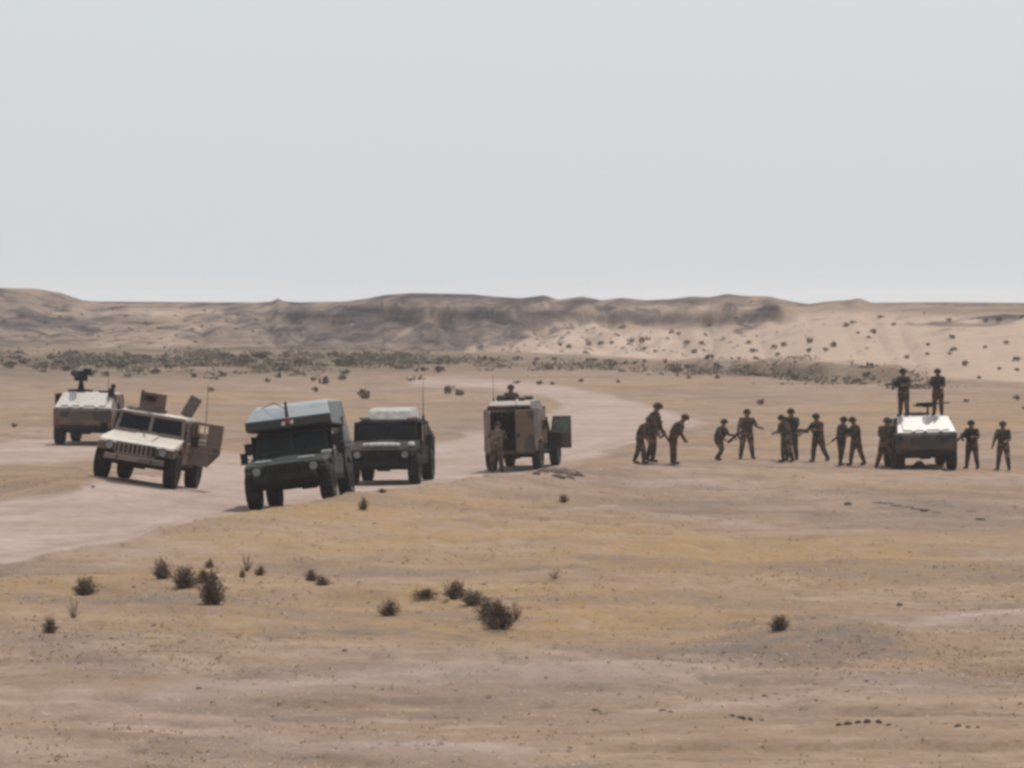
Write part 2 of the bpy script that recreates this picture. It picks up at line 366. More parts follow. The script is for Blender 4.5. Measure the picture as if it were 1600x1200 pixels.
    # close the ring behind the camera
    ring = np.stack([idx[:-1, -1], idx[:-1, 0], idx[1:, 0], idx[1:, -1]], -1)
    quads = np.concatenate([quads, ring])[:, ::-1]
    me.vertices.add(len(co)); me.vertices.foreach_set('co', co.ravel())
    me.loops.add(quads.size); me.loops.foreach_set('vertex_index', quads.ravel().astype(np.int32))
    me.polygons.add(len(quads)); me.polygons.foreach_set('loop_start', (np.arange(len(quads)) * 4).astype(np.int32))
    me.polygons.foreach_set('loop_total', np.full(len(quads), 4, np.int32))
    me.polygons.foreach_set('use_smooth', np.ones(len(quads), bool))
    me.update(calc_edges=True)
    for name, chans in (('cover', (road, grass, gravel)), ('rockiness', (sand, rockm, scrub))):
        at = me.color_attributes.new(name, 'FLOAT_COLOR', 'POINT')
        arr = np.ones((nr * nc, 4), np.float32)
        for i, ch in enumerate(chans): arr[:, i] = ch.ravel()
        at.data.foreach_set('color', arr.ravel())
    me.materials.append(ground_material())
    o = bpy.data.objects.new('ground', me); COL.objects.link(o); o['kind'] = 'structure'
    return o
build_ground()

def tz(x, y): return float(terrain(np.array([x]), np.array([y]))[0])
_HY = np.concatenate([np.arange(44, 170, 0.1), np.arange(170, 760, 0.5)])
def hit(px, py, ymin=44):
    """the first point of the ground on the line of sight"""
    ys = _HY[_HY >= ymin]; xs = (px - 800) / F * ys
    zr = EYE + (470 - py) / F * ys
    zt = terrain(xs, ys)
    k = np.argmax(zt >= zr)
    if zt[k] < zr[k]: k = len(ys) - 1
    return Vector((xs[k], ys[k], zt[k]))

# ------------------------------------------------------------------ mesh builder
class MB:
    def __init__(s): s.v = []; s.f = []; s.mi = []
    def add(s, vs, fs, mi=0, M=None):
        n = len(s.v)
        s.v += [tuple(M @ Vector(p)) if M else tuple(p) for p in vs]
        s.f += [tuple(i + n for i in f) for f in fs]; s.mi += [mi] * len(fs); return s
    def box(s, x0, x1, y0, y1, z0, z1, mi=0, M=None):
        vs = [(x, y, z) for z in (z0, z1) for y in (y0, y1) for x in (x0, x1)]
        return s.add(vs, [(0, 2, 3, 1), (4, 5, 7, 6), (0, 1, 5, 4), (2, 6, 7, 3), (0, 4, 6, 2), (1, 3, 7, 5)], mi, M)
    def prism(s, prof, w, mi=0, M=None, x0=None):
        """prof: (y, z) outline; w: half width or function of z (or of y, z). x0: inner side instead of mirrored"""
        fw = w if callable(w) else (lambda y, z: w)
        n = len(prof)
        L = [((-fw(y, z)) if x0 is None else x0, y, z) for y, z in prof]
        Rr_ = [(fw(y, z), y, z) for y, z in prof]
        fs = [tuple(range(n)), tuple(reversed(range(n, 2 * n)))]
        fs += [((i + 1) % n, i, n + i, n + (i + 1) % n) for i in range(n)]
        return s.add(L + Rr_, fs, mi, M)
    def tube(s, pts, r, n=8, mi=0, caps=True, M=None):
        pts = [Vector(p) for p in pts]; rs = r if isinstance(r, (list, tuple)) else [r] * len(pts)
        vs = []; fs = []
        for i, p in enumerate(pts):
            d = (pts[min(i + 1, len(pts) - 1)] - pts[max(i - 1, 0)]).normalized()
            a = d.orthogonal().normalized() if abs(d.z) < .999 else Vector((1, 0, 0))
            b = d.cross(a)
            for k in range(n):
                t = 2 * math.pi * k / n
                vs.append(p + (a * math.cos(t) + b * math.sin(t)) * rs[i])
        for i in range(len(pts) - 1):
            for k in range(n):
                fs.append((i * n + k, i * n + (k + 1) % n, (i + 1) * n + (k + 1) % n, (i + 1) * n + k))
        if caps: fs += [tuple(reversed(range(n))), tuple(range((len(pts) - 1) * n, len(pts) * n))]
        return s.add(vs, fs, mi, M)
    def lathe_x(s, prof, cx, cy, cz, n=36, mi=0, lug=0.0):
        """prof: (x, r) revolved about the x axis"""
        vs = []; fs = []; m = len(prof)
        for k in range(n):
            t = 2 * math.pi * k / n
            for x, r in prof:
                rr = r - (lug if (lug and k % 2 and r > 0.44) else 0)
                vs.append((cx + x, cy + rr * math.cos(t), cz + rr * math.sin(t)))
        for k in range(n):
            for i in range(m - 1):
                a = k * m + i; b = ((k + 1) % n) * m + i
                fs.append((a, b, b + 1, a + 1))
        return s.add(vs, fs, mi)
    def build(s, name, mats, parent=None, smooth=False, bevel=0.0, M=None):
        me = bpy.data.meshes.new(name)
        me.from_pydata(s.v, [], s.f); me.update()
        for m in (mats if isinstance(mats, (list, tuple)) else [mats]): me.materials.append(m)
        me.polygons.foreach_set('material_index', s.mi)
        bm = bmesh.new(); bm.from_mesh(me); bmesh.ops.recalc_face_normals(bm, faces=bm.faces)
        if bevel:
            es = [e for e in bm.edges if len(e.link_faces) == 2 and e.calc_face_angle(0) > R(24)]
            bmesh.ops.bevel(bm, geom=es, offset=bevel, segments=1, affect='EDGES', profile=0.5, clamp_overlap=True)
        bm.to_mesh(me); bm.free()
        if smooth: me.polygons.foreach_set('use_smooth', [True] * len(me.polygons))
        o = bpy.data.objects.new(name, me); COL.objects.link(o)
        if parent: o.parent = parent
        return o
def empty(name, loc=(0, 0, 0), rot=(0, 0, 0), parent=None):
    o = bpy.data.objects.new(name, None); COL.objects.link(o)
    o.location = loc; o.rotation_euler = rot; o.empty_display_size = 0.3
    if parent: o.parent = parent
    return o
def tag(o, label=None, cat=None, group=None, kind=None):
    if label: o['label'] = label
    if cat: o['category'] = cat
    if group: o['group'] = group
    if kind: o['kind'] = kind
    return o

# ------------------------------------------------------------------ vehicle materials
def simple(name, col, rough=0.7, spec=0.5, metal=0.0, var=0.25, scale=6.0, bump=0.0):
    m, nt, b = new_mat(name)
    tc = N(nt, 'ShaderNodeTexCoord').outputs['Object']
    n = noise(nt, tc, scale, 4)
    lo = tuple(c * (1 - var) for c in col); hi = tuple(min(1, c * (1 + var)) for c in col)
    nt.links.new(mixc(nt, rampf(nt, n, 0.3, 0.7), lo, hi), b.inputs['Base Color'])
    b.inputs['Roughness'].default_value = rough; b.inputs['Metallic'].default_value = metal
    b.inputs['Specular IOR Level'].default_value = spec
    if bump:
        bp = N(nt, 'ShaderNodeBump'); bp.inputs['Strength'].default_value = bump; bp.inputs['Distance'].default_value = 0.03
        nt.links.new(n, bp.inputs['Height']); nt.links.new(bp.outputs[0], b.inputs['Normal'])
    return m
def paint(name, c1, c2=None, c3=None, dust_glare=0.35, rough=0.42, scale=1.3, dust_glare_col=(0.36, 0.30, 0.25), spec=0.5):
    """camouflage paint with settled dusting and painted sun glare on what faces up"""
    m, nt, b = new_mat(name)
    tc = N(nt, 'ShaderNodeTexCoord').outputs['Object']
    c = mixc(nt, 0.0, c1, c1)
    if c2: c = mixc(nt, rampf(nt, noise(nt, tc, scale, 1), 0.50, 0.53), c1, c2)
    if c3:
        mp = N(nt, 'ShaderNodeMapping'); mp.inputs['Location'].default_value = (7, 3, 5); nt.links.new(tc, mp.inputs[0])
        c = mixc(nt, rampf(nt, noise(nt, mp.outputs[0], scale * 1.1, 1), 0.56, 0.59), c, c3)
    wear = noise(nt, tc, 9, 5, 0.65)
    c = mixc(nt, 0.7, c, mixc(nt, wear, (0.72, 0.72, 0.72), (1.28, 1.28, 1.28)), 'MULTIPLY')
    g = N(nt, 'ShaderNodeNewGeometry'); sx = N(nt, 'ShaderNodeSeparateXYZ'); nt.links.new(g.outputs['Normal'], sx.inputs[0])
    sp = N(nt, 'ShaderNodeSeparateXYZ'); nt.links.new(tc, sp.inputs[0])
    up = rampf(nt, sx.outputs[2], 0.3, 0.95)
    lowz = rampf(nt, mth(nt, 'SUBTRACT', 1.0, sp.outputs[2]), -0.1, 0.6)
    fac = mth(nt, 'MULTIPLY', mth(nt, 'MAXIMUM', up, mth(nt, 'MULTIPLY', lowz, 0.15)), mth(nt, 'MULTIPLY', rampf(nt, noise(nt, tc, 3.0, 3), -0.15, 0.55), dust_glare), True)
    c = mixc(nt, fac, c, dust_glare_col)  # pale colour on upward faces: dusting, plus sun glare painted in
    nt.links.new(c, b.inputs['Base Color'])
    nt.links.new(mth(nt, 'ADD', rough - 0.06, mth(nt, 'MULTIPLY', wear, 0.16)), b.inputs['Roughness'])
    b.inputs['Specular IOR Level'].default_value = spec
    return m
M_TAN = paint('tan_brown_paint', (0.165, 0.108, 0.074), (0.075, 0.046, 0.032), None, 1.15, 0.38, 0.9, (0.50, 0.44, 0.37))  # strong pale upward coat paints in the sunlit white of the hood
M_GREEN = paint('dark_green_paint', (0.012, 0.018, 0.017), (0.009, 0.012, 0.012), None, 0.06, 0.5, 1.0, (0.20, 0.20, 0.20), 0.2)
M_BOXG = paint('green_box_painted_sheen', (0.040, 0.045, 0.047), (0.032, 0.038, 0.040), None, 0.95, 0.42, 1.0, (0.27, 0.29, 0.30), 0.4)  # pale top has sky reflection and grazing sun put into its colour
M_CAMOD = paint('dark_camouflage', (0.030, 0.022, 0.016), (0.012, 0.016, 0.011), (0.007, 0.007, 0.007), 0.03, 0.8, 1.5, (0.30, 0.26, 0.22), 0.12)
M_CAMO = paint('brown_green_black_camouflage', (0.060, 0.035, 0.025), (0.016, 0.020, 0.013), (0.008, 0.008, 0.008), 0.95, 0.40, 1.5, (0.46, 0.43, 0.38))  # pale tops imitate sun glare on the slanted cover
M_CAMOB = paint('brown_camouflage', (0.125, 0.070, 0.042), (0.075, 0.044, 0.032), (0.022, 0.020, 0.016), 0.95, 0.42, 1.3, (0.48, 0.44, 0.38))  # upward faces whitened to paint glare onto the slanted back
M_BROWN = paint('dusty_brown_paint', (0.120, 0.072, 0.044), (0.070, 0.042, 0.030), (0.028, 0.028, 0.020), 0.7, 0.5, 1.2, (0.40, 0.36, 0.30))
M_RUB = simple('tyre_rubber', (0.012, 0.012, 0.012), 0.85, 0.3, 0, 0.35, 8)
M_RIM = simple('rim_paint', (0.07, 0.062, 0.05), 0.7, 0.4)
M_DARK = simple('chassis_dark', (0.010, 0.010, 0.010), 0.8, 0.3, 0, 0.4, 5)
M_INT = simple('cab_interior', (0.016, 0.016, 0.015), 0.9, 0.2)
M_LAMP = simple('lamp_lens', (0.16, 0.165, 0.16), 0.25, 0.8)
M_REDL = simple('red_lens', (0.22, 0.02, 0.02), 0.2, 0.6)
M_STEEL = simple('gun_steel', (0.03, 0.03, 0.032), 0.4, 0.5, 0.6)
M_GLASS = simple('window_glass', (0.004, 0.007, 0.009), 0.12, 0.16, 0, 0.1, 2)
M_CANVAS = simple('tan_canvas', (0.34, 0.29, 0.23), 0.9, 0.2, 0, 0.2, 9, 0.4)
M_ROOFGLARE = simple('painted_roof_glare', (0.34, 0.33, 0.29), 0.7, 0.3, 0, 0.2, 6, 0.3)  # pale colour paints sun glare onto the raised roof
M_OLIVE = simple('olive_canvas', (0.060, 0.062, 0.042), 0.9, 0.2, 0, 0.3, 9, 0.4)
M_PALE = simple('pale_panel', (0.62, 0.60, 0.56), 0.6, 0.4)
M_RED = simple('red_panel', (0.35, 0.03, 0.03), 0.6, 0.4)
M_PALEGRN = simple('pale_glass', (0.16, 0.20, 0.15), 0.15, 0.6)

def arc(cy, cz, r, a0, a1, n):
    return [(cy + r * math.cos(R(a0 + (a1 - a0) * i / n)), cz + r * math.sin(R(a0 + (a1 - a0) * i / n))) for i in range(n + 1)]

def make_wheels(root, track=0.91, yf=-1.65, yr=1.65, rimmat=None):
    tyre = [(-.155, .24), (-.165, .30), (-.165, .40), (-.15, .445), (-.12, .467), (0, .472), (.12, .467), (.15, .445), (.165, .40), (.165, .30), (.155, .24)]
    first = None
    for y in (yf, yr):
        for sx in (-1, 1):
            if first is None:
                w = MB(); w.lathe_x(tyre, 0, 0, 0, 56, 0, 0.018); o = w.build('wheel', M_RUB, root, smooth=False)
                rm = MB(); rm.lathe_x([(.05, 0.0), (.05, .07), (.10, .075), (.11, .11), (.06, .125), (.05, .2), (.10, .235), (.135, .243), (.15, .25), (-.15, .25), (-.05, .22), (-.05, 0)], 0, 0, 0, 24)
                for k in range(8):
                    t = k * math.pi / 4
                    rm.box(.05, .075, .165 * math.cos(t) - .012, .165 * math.cos(t) + .012, .165 * math.sin(t) - .012, .165 * math.sin(t) + .012)
                rimo = rm.build('rim', rimmat or M_RIM, o, smooth=False); first = (o, rimo)
            else:
                o = first[0].copy(); COL.objects.link(o); o.parent = root
                rimo = first[1].copy(); COL.objects.link(rimo); rimo.parent = o
            o.location = (sx * track, y, .47)
            o.rotation_euler = (random.uniform(0, 1), 0, 0 if sx > 0 else math.pi)

def make_door(root, hinge, prof, win, mat, side, angle, glass=True, handle=True, mirror=False, name='door'):
    """prof/win: (y, z) outlines relative to the hinge; side: +1 for the +x side; angle: opening in degrees"""
    e = MB(); t = 0.045
    (wy0, wz0, wy1, wz1) = win
    ys = [p[0] for p in prof]; y0, y1 = min(ys), max(ys)
    low = [p for p in prof if p[1] <= wz0 + 1e-6]
    # lower panel, then the frame round the window
    e.prism(prof, t, 0, None, x0=0.0) if not win else None
    lower = []
    n = len(prof)
    for i in range(n):                                  # clip below wz0
        a, b = prof[i], prof[(i + 1) % n]
        if a[1] <= wz0: lower.append(a)
        if (a[1] - wz0) * (b[1] - wz0) < 0:
            k = (wz0 - a[1]) / (b[1] - a[1]); lower.append((a[0] + k * (b[0] - a[0]), wz0))
    e.prism(lower, t, 0, None, x0=0.0)
    def ybounds(z):
        xs = []
        for i in range(n):
            a, b = prof[i], prof[(i + 1) % n]
            if (a[1] - z) * (b[1] - z) <= 0 and a[1] != b[1]:
                k = (z - a[1]) / (b[1] - a[1]); xs.append(a[0] + k * (b[0] - a[0]))
        return min(xs), max(xs)
    zt = max(p[1] for p in prof)
    a0, b0 = ybounds(wz0 + .001); a1, b1 = ybounds(zt - .001); aw, bw = ybounds(wz1)
    e.prism([(a0, wz0), (a0 + .06, wz0), (aw + .06, wz1), (aw, wz1)], t, 0, None, x0=0.0)
    e.prism([(b0 - .06, wz0), (b0, wz0), (bw, wz1), (bw - .06, wz1)], t, 0, None, x0=0.0)
    e.prism([(aw, wz1), (bw, wz1), (b1, zt), (a1, zt)], t, 0, None, x0=0.0)
    # raised X stiffener in the lower panel
    lz0 = min(p[1] for p in prof)
    e.box(t, t + .012, y0 + .1, y1 - .12, lz0 + .33, lz0 + .38)
    o = e.build(name, mat, root, bevel=0.006)
    if glass:
        p = MB(); p.prism([(a0 + .06, wz0), (b0 - .06, wz0), (bw - .06, wz1), (aw + .06, wz1)], t * .6, 0, None, x0=t * .3)
        p.build('window', glass if not isinstance(glass, bool) else M_GLASS, o)
    else:
        p = MB(); ym = (a0 + b0) / 2 + .0; p.prism([(ym, wz0), (b0 - .06, wz0), (bw - .06, wz1), (ym, wz1)], t * .7, 0, None, x0=t * .3)
        p.build('window_panel', mat, o)
    if handle:
        h = MB(); h.box(t, t + .03, y1 - .2, y1 - .08, wz0 - .12, wz0 - .09); h.build('handle', M_DARK, o)
    if mirror:
        h = MB(); h.tube([(t, .03, wz0 + .02), (.22, .0, wz0 + .05)], .012, 6); h.box(.16, .34, -.03, .0, wz0 - .08, wz0 + .2); h.build('mirror', M_DARK, o)
    o.location = hinge
    if side > 0: o.rotation_euler = (0, 0, -R(angle))
    else:
        o.scale = (-1, 1, 1); o.rotation_euler = (0, 0, R(angle))
    return o

FD = [(0, .66), (.86, .66), (.86, 1.80), (.10, 1.80), (-.06, 1.26), (0, 1.20)]
RD = [(0, .66), (.52, .66), (.80, 1.02), (.80, 1.80), (0, 1.80)]
def make_humvee(style, mat, doors=None, name='military_truck', antennas=(), wheelsteer=0):
    root = empty(name)
    doors = doors or {}
    make_wheels(root)
    # chassis
    c = MB()
    c.box(-.42, .42, -2.15, 2.2, .50, .62); c.tube([(-.8, -1.65, .5), (.8, -1.65, .5)], .06); c.tube([(-.8, 1.65, .5), (.8, 1.65, .5)], .06)
    c.box(-.18, .18, -1.8, -1.5, .40, .62); c.box(-.18, .18, 1.5, 1.8, .40, .62); c.box(-.55, .55, -2.12, -.75, .6, 1.0)
    c.box(-.55, .55, 1.1, 2.15, .6, 1.0); c.box(-.98, .98, -.72, 1.02, .56, .66); c.box(-.75, .75, -2.18, -2.1, .48, .72)
    c.tube([(-.75, -1.65, .5), (-.45, -1.5, .85)], .035); c.tube([(.75, -1.65, .5), (.45, -1.5, .85)], .035)
    c.build('chassis', M_DARK, root)
    # front body: hood with fenders
    h = MB()
    prof = [(-2.24, .78), (-2.28, .98), (-2.2, 1.06), (-1.9, 1.12), (-1.2, 1.21), (-.70, 1.29), (-.70, .66), (-1.10, .66)] + arc(-1.65, .52, .55, 15, 152, 8)
    h.prism(prof, lambda y, z: 1.05 - max(0, z - .98) * .35 - max(0, -1.9 - y) * .15)
    h.box(-.30, .30, -2.0, -.9, 1.10, 1.24) if False else None
    hood = h.build('hood', mat, root, bevel=0.02)
    s = MB()
    s.prism([(-1.95, 1.10), (-1.90, 1.145), (-.85, 1.30), (-.80, 1.26), (-.80, 1.2), (-1.95, 1.05)], .30); s.build('hood_bulge', mat, root, bevel=0.012)
    l = MB(); l.box(-.5, .5, -1.62, -1.5, 1.17, 1.215)
    g = MB()
    for k in range(8): g.box(-.46 + k * .118, -.40 + k * .118, -2.335, -2.28, .76, 1.0)
    g.box(-.52, .52, -2.325, -2.27, 1.0, 1.035); g.box(-.52, .52, -2.325, -2.27, .72, .76)
    g.build('grille', mat, root, bevel=0.004)
    gb = MB(); gb.box(-.5, .5, -2.3, -2.262, .765, .995); gb.build('grille_opening', M_INT, root)
    for sx in (-1, 1):
        q = MB(); q.tube([(sx * .70, -2.22, .90), (sx * .70, -2.30, .90)], [.10, .10], 16); o = q.build('headlight', M_LAMP, root)
        q = MB(); q.tube([(sx * .70, -2.20, .90), (sx * .70, -2.292, .90)], [.125, .125], 16); q.build('bezel', M_DARK, o)
        q = MB(); q.box(sx * .90 - .05, sx * .90 + .05, -2.27, -2.20, .86, .95); q.build('indicator', M_RIM, root)
        q = MB(); q.tube([(sx * .45, -2.30, .62), (sx * .45, -2.40, .60), (sx * .45, -2.40, .66), (sx * .45, -2.33, .66)], .018, 6); q.build('tow_hook', M_DARK, root)
    b = MB(); b.box(-.78, .78, -2.36, -2.24, .56, .70); b.build('front_bumper', M_DARK if style != 'tan' else mat, root, bevel=0.012)
    # windscreen: plane from (y -.72, z 1.29) to (y -.50, z 1.80)
    A = Vector((0, -.71, 1.285)); U = Vector((1, 0, 0)); V = Vector((0, .21, .52)); L_ = V.length; V = V.normalized(); W = U.cross(V)
    Mw = Matrix(((U.x, V.x, W.x, A.x), (U.y, V.y, W.y, A.y), (U.z, V.z, W.z, A.z), (0, 0, 0, 1)))
    w = MB()
    def trap(u0, u1, v0, v1, k0=0, k1=0, z0=-.03, z1=.03, mb=w):   # k: inward shift of the top corners
        vs = [(u0, v0, z0), (u1, v0, z0), (u1 + k1, v1, z0), (u0 + k0, v1, z0), (u0, v0, z1), (u1, v0, z1), (u1 + k1, v1, z1), (u0 + k0, v1, z1)]
        mb.add(vs, [(3, 2, 1, 0), (4, 5, 6, 7), (0, 1, 5, 4), (1, 2, 6, 5), (2, 3, 7, 6), (3, 0, 4, 7)], 0, Mw)
    trap(-.93, .93, 0, .08, .02, -.02); trap(-.87, .87, L_ - .07, L_, .01, -.01)
    trap(-.92, -.84, .08, L_ - .07, .06, .06); trap(.84, .92, .08, L_ - .07, -.06, -.06); trap(-.04, .04, .08, L_ - .07)
    w.build('windscreen_frame', mat, root)
    for sx in (-1, 1):
        p = MB()
        if sx < 0: trap(-.84, -.04, .08, L_ - .07, .06, 0, -.012, .012, p)
        else: trap(.04, .84, .08, L_ - .07, 0, -.06, -.012, .012, p)
        p.build('windscreen_pane', M_GLASS, root)
        p = MB(); p.tube([(sx * .2, -.735, 1.33), (sx * .5, -.655, 1.58)], .012, 5); p.build('wiper', M_DARK, root)
    # cab interior
    i = MB()
    i.box(-.95, .95, -.66, -.4, .7, 1.22); i.box(-.28, .28, -.4, 1.0, .66, 1.12)
    for sx in (-1, 1):
        for yy in (.0, .72): i.box(sx * .62 - .24, sx * .62 + .24, yy - .05, yy + .1, .75, 1.5); i.box(sx * .62 - .24, sx * .62 + .24, yy - .38, yy, .7, .9)
    i.tube([(-.62 + .18 * math.cos(k * math.pi / 6), -.36 - .05 * math.sin(k * math.pi / 6), 1.2 + .18 * math.sin(k * math.pi / 6)) for k in range(13)], .014, 5)
    i.build('interior', M_INT, root)
    # pillars
    for sx in (-1, 1):
        for y0, y1 in ((.17, .24), (.98, 1.04)):
            q = MB(); q.box(sx * .92 - .04, sx * .92 + .04, y0, y1, .66, 1.8); q.build('pillar', mat, root)
    # roof
    tall = style in ('amb',)
    r = MB(); r.prism([(-.52, 1.79), (-.48, 1.84), (.0, 1.865), (1.0, 1.865), (1.0, 1.80)], lambda y, z: .90 - (z - 1.79) * 1.0); 
    roof = r.build('roof', mat, root, bevel=0.012)
    # doors (x = side, hinge at the front edge)
    for key, hy, prof, win in (('f', -.66, FD, (0, 1.22, .86, 1.72)), ('r', .22, RD, (0, 1.22, .80, 1.72))):
        for sx in (-1, 1):
            k = key + ('L' if sx < 0 else 'R'); ang = doors.get(k, 0)
            if style == 'wagon' and key == 'r': continue
            make_door(root, (sx * .96, hy, 0), prof, win, mat, sx, ang, glass=(k not in doors.get('noglass', ())) and (M_PALEGRN if k in doors.get('paleglass', ()) else True), mirror=(key == 'f'))
    if style == 'wagon' or style == 'amb':
        pass
    # rear body with wheel arches
    arch = arc(1.65, .52, .56, 168, 12, 8)
    if style != 'wagon':
        rb = MB(); rb.prism([(1.04, .66), (1.04, 1.32), (2.30, 1.32), (2.30, .74), (2.2, .7)] + list(reversed(arch)), 1.05)
        rb.build('rear_body', mat, root, bevel=0.015)
    for sx in (-1, 1):
        q = MB(); q.box(sx * .88 - .07, sx * .88 + .07, 2.30, 2.34, .84, .94); q.build('tail_light', M_REDL, root)
    q = MB(); q.box(-.8, .8, 2.30, 2.40, .56, .70); q.build('rear_bumper', M_DARK, root, bevel=.01)
    if style == 'slant':
        sb = MB(); sb.prism([(1.0, 1.33), (1.0, 1.862), (1.22, 1.85), (2.27, 1.36), (2.28, 1.33)], lambda y, z: 1.03 - (z - 1.33) * .26)
        sb.build('slanted_cover', mat, root, bevel=0.012)
        hatch = MB()
        U = Vector((0, 1.05, -.49)).normalized(); W = Vector((0, .49, 1.05)).normalized(); A = Vector((0, 1.24, 1.842))
        Mh = Matrix(((1, U.x, W.x, A.x), (0, U.y, W.y, A.y), (0, U.z, W.z, A.z), (0, 0, 0, 1)))
        hatch.box(-.80, .80, .04, 1.02, .0, .03, 0, Mh); 
        hatch.build('rear_hatch', mat, root, bevel=.008)
        for px_ in (-.5, .05, .45):
            q = MB(); q.box(px_ - .07, px_ + .07, 1.06, 1.13, .005, .05, 0, Mh); q.build('hinge', M_PALE, root)
        tg = MB(); tg.box(-.86, .86, 2.303, 2.34, .80, 1.28); tg.box(-.6, -.52, 2.34, 2.36, .84, 1.24); tg.box(.52, .6, 2.34, 2.36, .84, 1.24); tg.build('tailgate', mat, root, bevel=.008)
    if style == 'tan':
        # open cargo bed with sides and load
        bd = MB()
        for sx in (-1, 1): bd.box(sx * 1.0 - .03, sx * 1.0 + .03, 1.06, 2.26, 1.32, 1.5)
        bd.box(-.97, .97, 2.22, 2.26, 1.32, 1.5); bd.build('bed_side', mat, root)
        for (x, y, sx_, sy_, sz_) in [(-.5, 1.6, .4, .35, .4), (.45, 1.5, .45, .3, .48), (.05, 2.0, .5, .18, .3)]:
            q = MB(); q.box(x - sx_, x + sx_, y - sy_, y + sy_, 1.33, 1.33 + sz_); q.build('cargo_cover', M_CANVAS, root, bevel=.08)
    return root

def turret(root, x, y, z, mount, mat=M_STEEL, shield=None, aim=0, name='gun_ring'):
    e = MB(); n = 20; pts = [(x + .42 * math.cos(2 * math.pi * k / n), y + .42 * math.sin(2 * math.pi * k / n), z + .05) for k in range(n + 1)]
    e.tube(pts, .04, 6, caps=False); ring = e.build(name, mat, root)
    M = Matrix.Translation((x, y, z)) @ Matrix.Rotation(R(aim), 4, 'Z')
    g = MB()
    g.tube([M @ Vector((0, -.42, .05)), M @ Vector((0, -.42, .30))], .035, 8)
    if mount == 'gun':
        g.box(-.06, .06, -.62, .0, .30, .44, 0, M); g.tube([M @ Vector((0, -.6, .39)), M @ Vector((0, -1.25, .40))], .025, 6)
        g.box(-.2, -.06, -.5, -.2, .28, .42, 0, M); g.box(-.05, .05, 0, .12, .33, .37, 0, M)
        g.build('machine_gun', mat, root)
    if mount == 'launcher':
        g.tube([M @ Vector((0, -.1, .0)), M @ Vector((0, -.1, .42))], [.14, .07], 10)
        g.box(-.22, .20, -.30, .12, .40, .62, 0, M); g.box(.10, .32, -.3, .1, .60, .84, 0, M)
        g.tube([M @ Vector((-.16, -.9, .66)), M @ Vector((-.16, .5, .66))], .12, 12)
        g.build('missile_launcher', mat, root)
        q = MB(); q.box(.02, .30, .12, .16, .68, .92, 0, M); q.build('sight_cover', M_PALE, root)
    if shield:
        q = MB()
        q.prism([(-.02, .0), (.02, .0), (.02, .5), (-.02, .5)], .34, 0, M @ Matrix.Translation((0, -.50, .0)) @ Matrix.Rotation(R(-12), 4, 'X'))
        q.build('gun_shield', shield, root)
    return ring
def antenna(root, x, y, z, h, lean=0.0):
    e = MB(); e.tube([(x, y, z), (x, y, z + .12)], [.035, .03], 8); e.tube([(x, y, z + .12), (x + lean * .3, y, z + h * .5), (x + lean, y, z + h)], [.014, .010, .006], 5)
    e.build('antenna', M_DARK, root)

def seat_on_ground(root, px, Y, yaw, extra=0.0, wide=1.0):
    """put a vehicle's four wheels on the ground: place, then pitch and roll"""
    x = (px - 800) / F * Y
    c, s = math.cos(R(yaw)), math.sin(R(yaw))
    def gz(lx, ly):
        return tz(x + c * lx - s * ly, Y + s * lx + c * ly)
    z = {(i, j): gz(.91 * i, 1.65 * j) for i in (-1, 1) for j in (-1, 1)}
    roll = ((z[1, -1] + z[1, 1]) - (z[-1, -1] + z[-1, 1])) / 2 / 1.82
    pitch = ((z[1, 1] + z[-1, 1]) - (z[1, -1] + z[-1, -1])) / 2 / 3.3
    X = Vector((1, 0, roll)).normalized(); Yv = Vector((0, 1, pitch)); Zv = X.cross(Yv).normalized(); Yv = Zv.cross(X)
    Mt = Matrix((X, Yv, Zv)).transposed().to_4x4()
    zc = sum(z.values()) / 4 - 0.015 + extra
    root.matrix_world = Matrix.Translation((x, Y, zc)) @ Matrix.Rotation(R(yaw), 4, 'Z') @ Mt @ Matrix.Diagonal((wide, 1, 1, 1))
    return root

# ------------------------------------------------------------------ vehicles
# 1 tan truck, left
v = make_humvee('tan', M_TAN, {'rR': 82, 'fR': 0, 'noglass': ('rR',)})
tag(v, 'tan and brown military truck facing the camera with one side door swung open', 'military truck')
turret(v, -.25, .3, 1.87, 'gun', M_DARK, M_CAMOB, aim=15)
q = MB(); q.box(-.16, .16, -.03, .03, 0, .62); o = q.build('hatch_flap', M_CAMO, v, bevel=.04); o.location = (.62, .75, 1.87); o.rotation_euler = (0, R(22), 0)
q = MB(); q.box(-.8, -.45, -.3, .1, 1.865, 1.99); q.build('roof_bag', M_CANVAS, v, bevel=.05)
antenna(v, .98, 2.1, 1.32, 1.5, -.12)
q = MB(); q.tube([(-.62, .9, 1.86), (-.62, .9, 2.3)], .012, 5); q.box(-.66, -.58, .88, .92, 2.28, 2.4); q.build('marker_rod', M_RED, v)
seat_on_ground(v, 228, 108.8, -5.5)
TANV = v

# 2 slant-backed truck behind it
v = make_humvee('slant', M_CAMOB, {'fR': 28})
tag(v, 'brown military truck seen from behind, half hidden by the tan truck, launcher on its roof', 'military truck')
turret(v, .42, .35, 1.87, 'launcher', M_DARK, aim=-160)
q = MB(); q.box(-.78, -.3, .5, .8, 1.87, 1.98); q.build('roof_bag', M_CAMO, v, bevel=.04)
q = MB(); q.box(-.98, -.78, 1.25, 1.5, 1.7, 2.05); q.box(-1.02, -.86, 1.3, 1.45, 2.05, 2.2); q.build('camera_pod', M_DARK, v, bevel=.03)
antenna(v, -.85, 1.9, 1.32, 1.9)
seat_on_ground(v, 145, 150.5, 176)

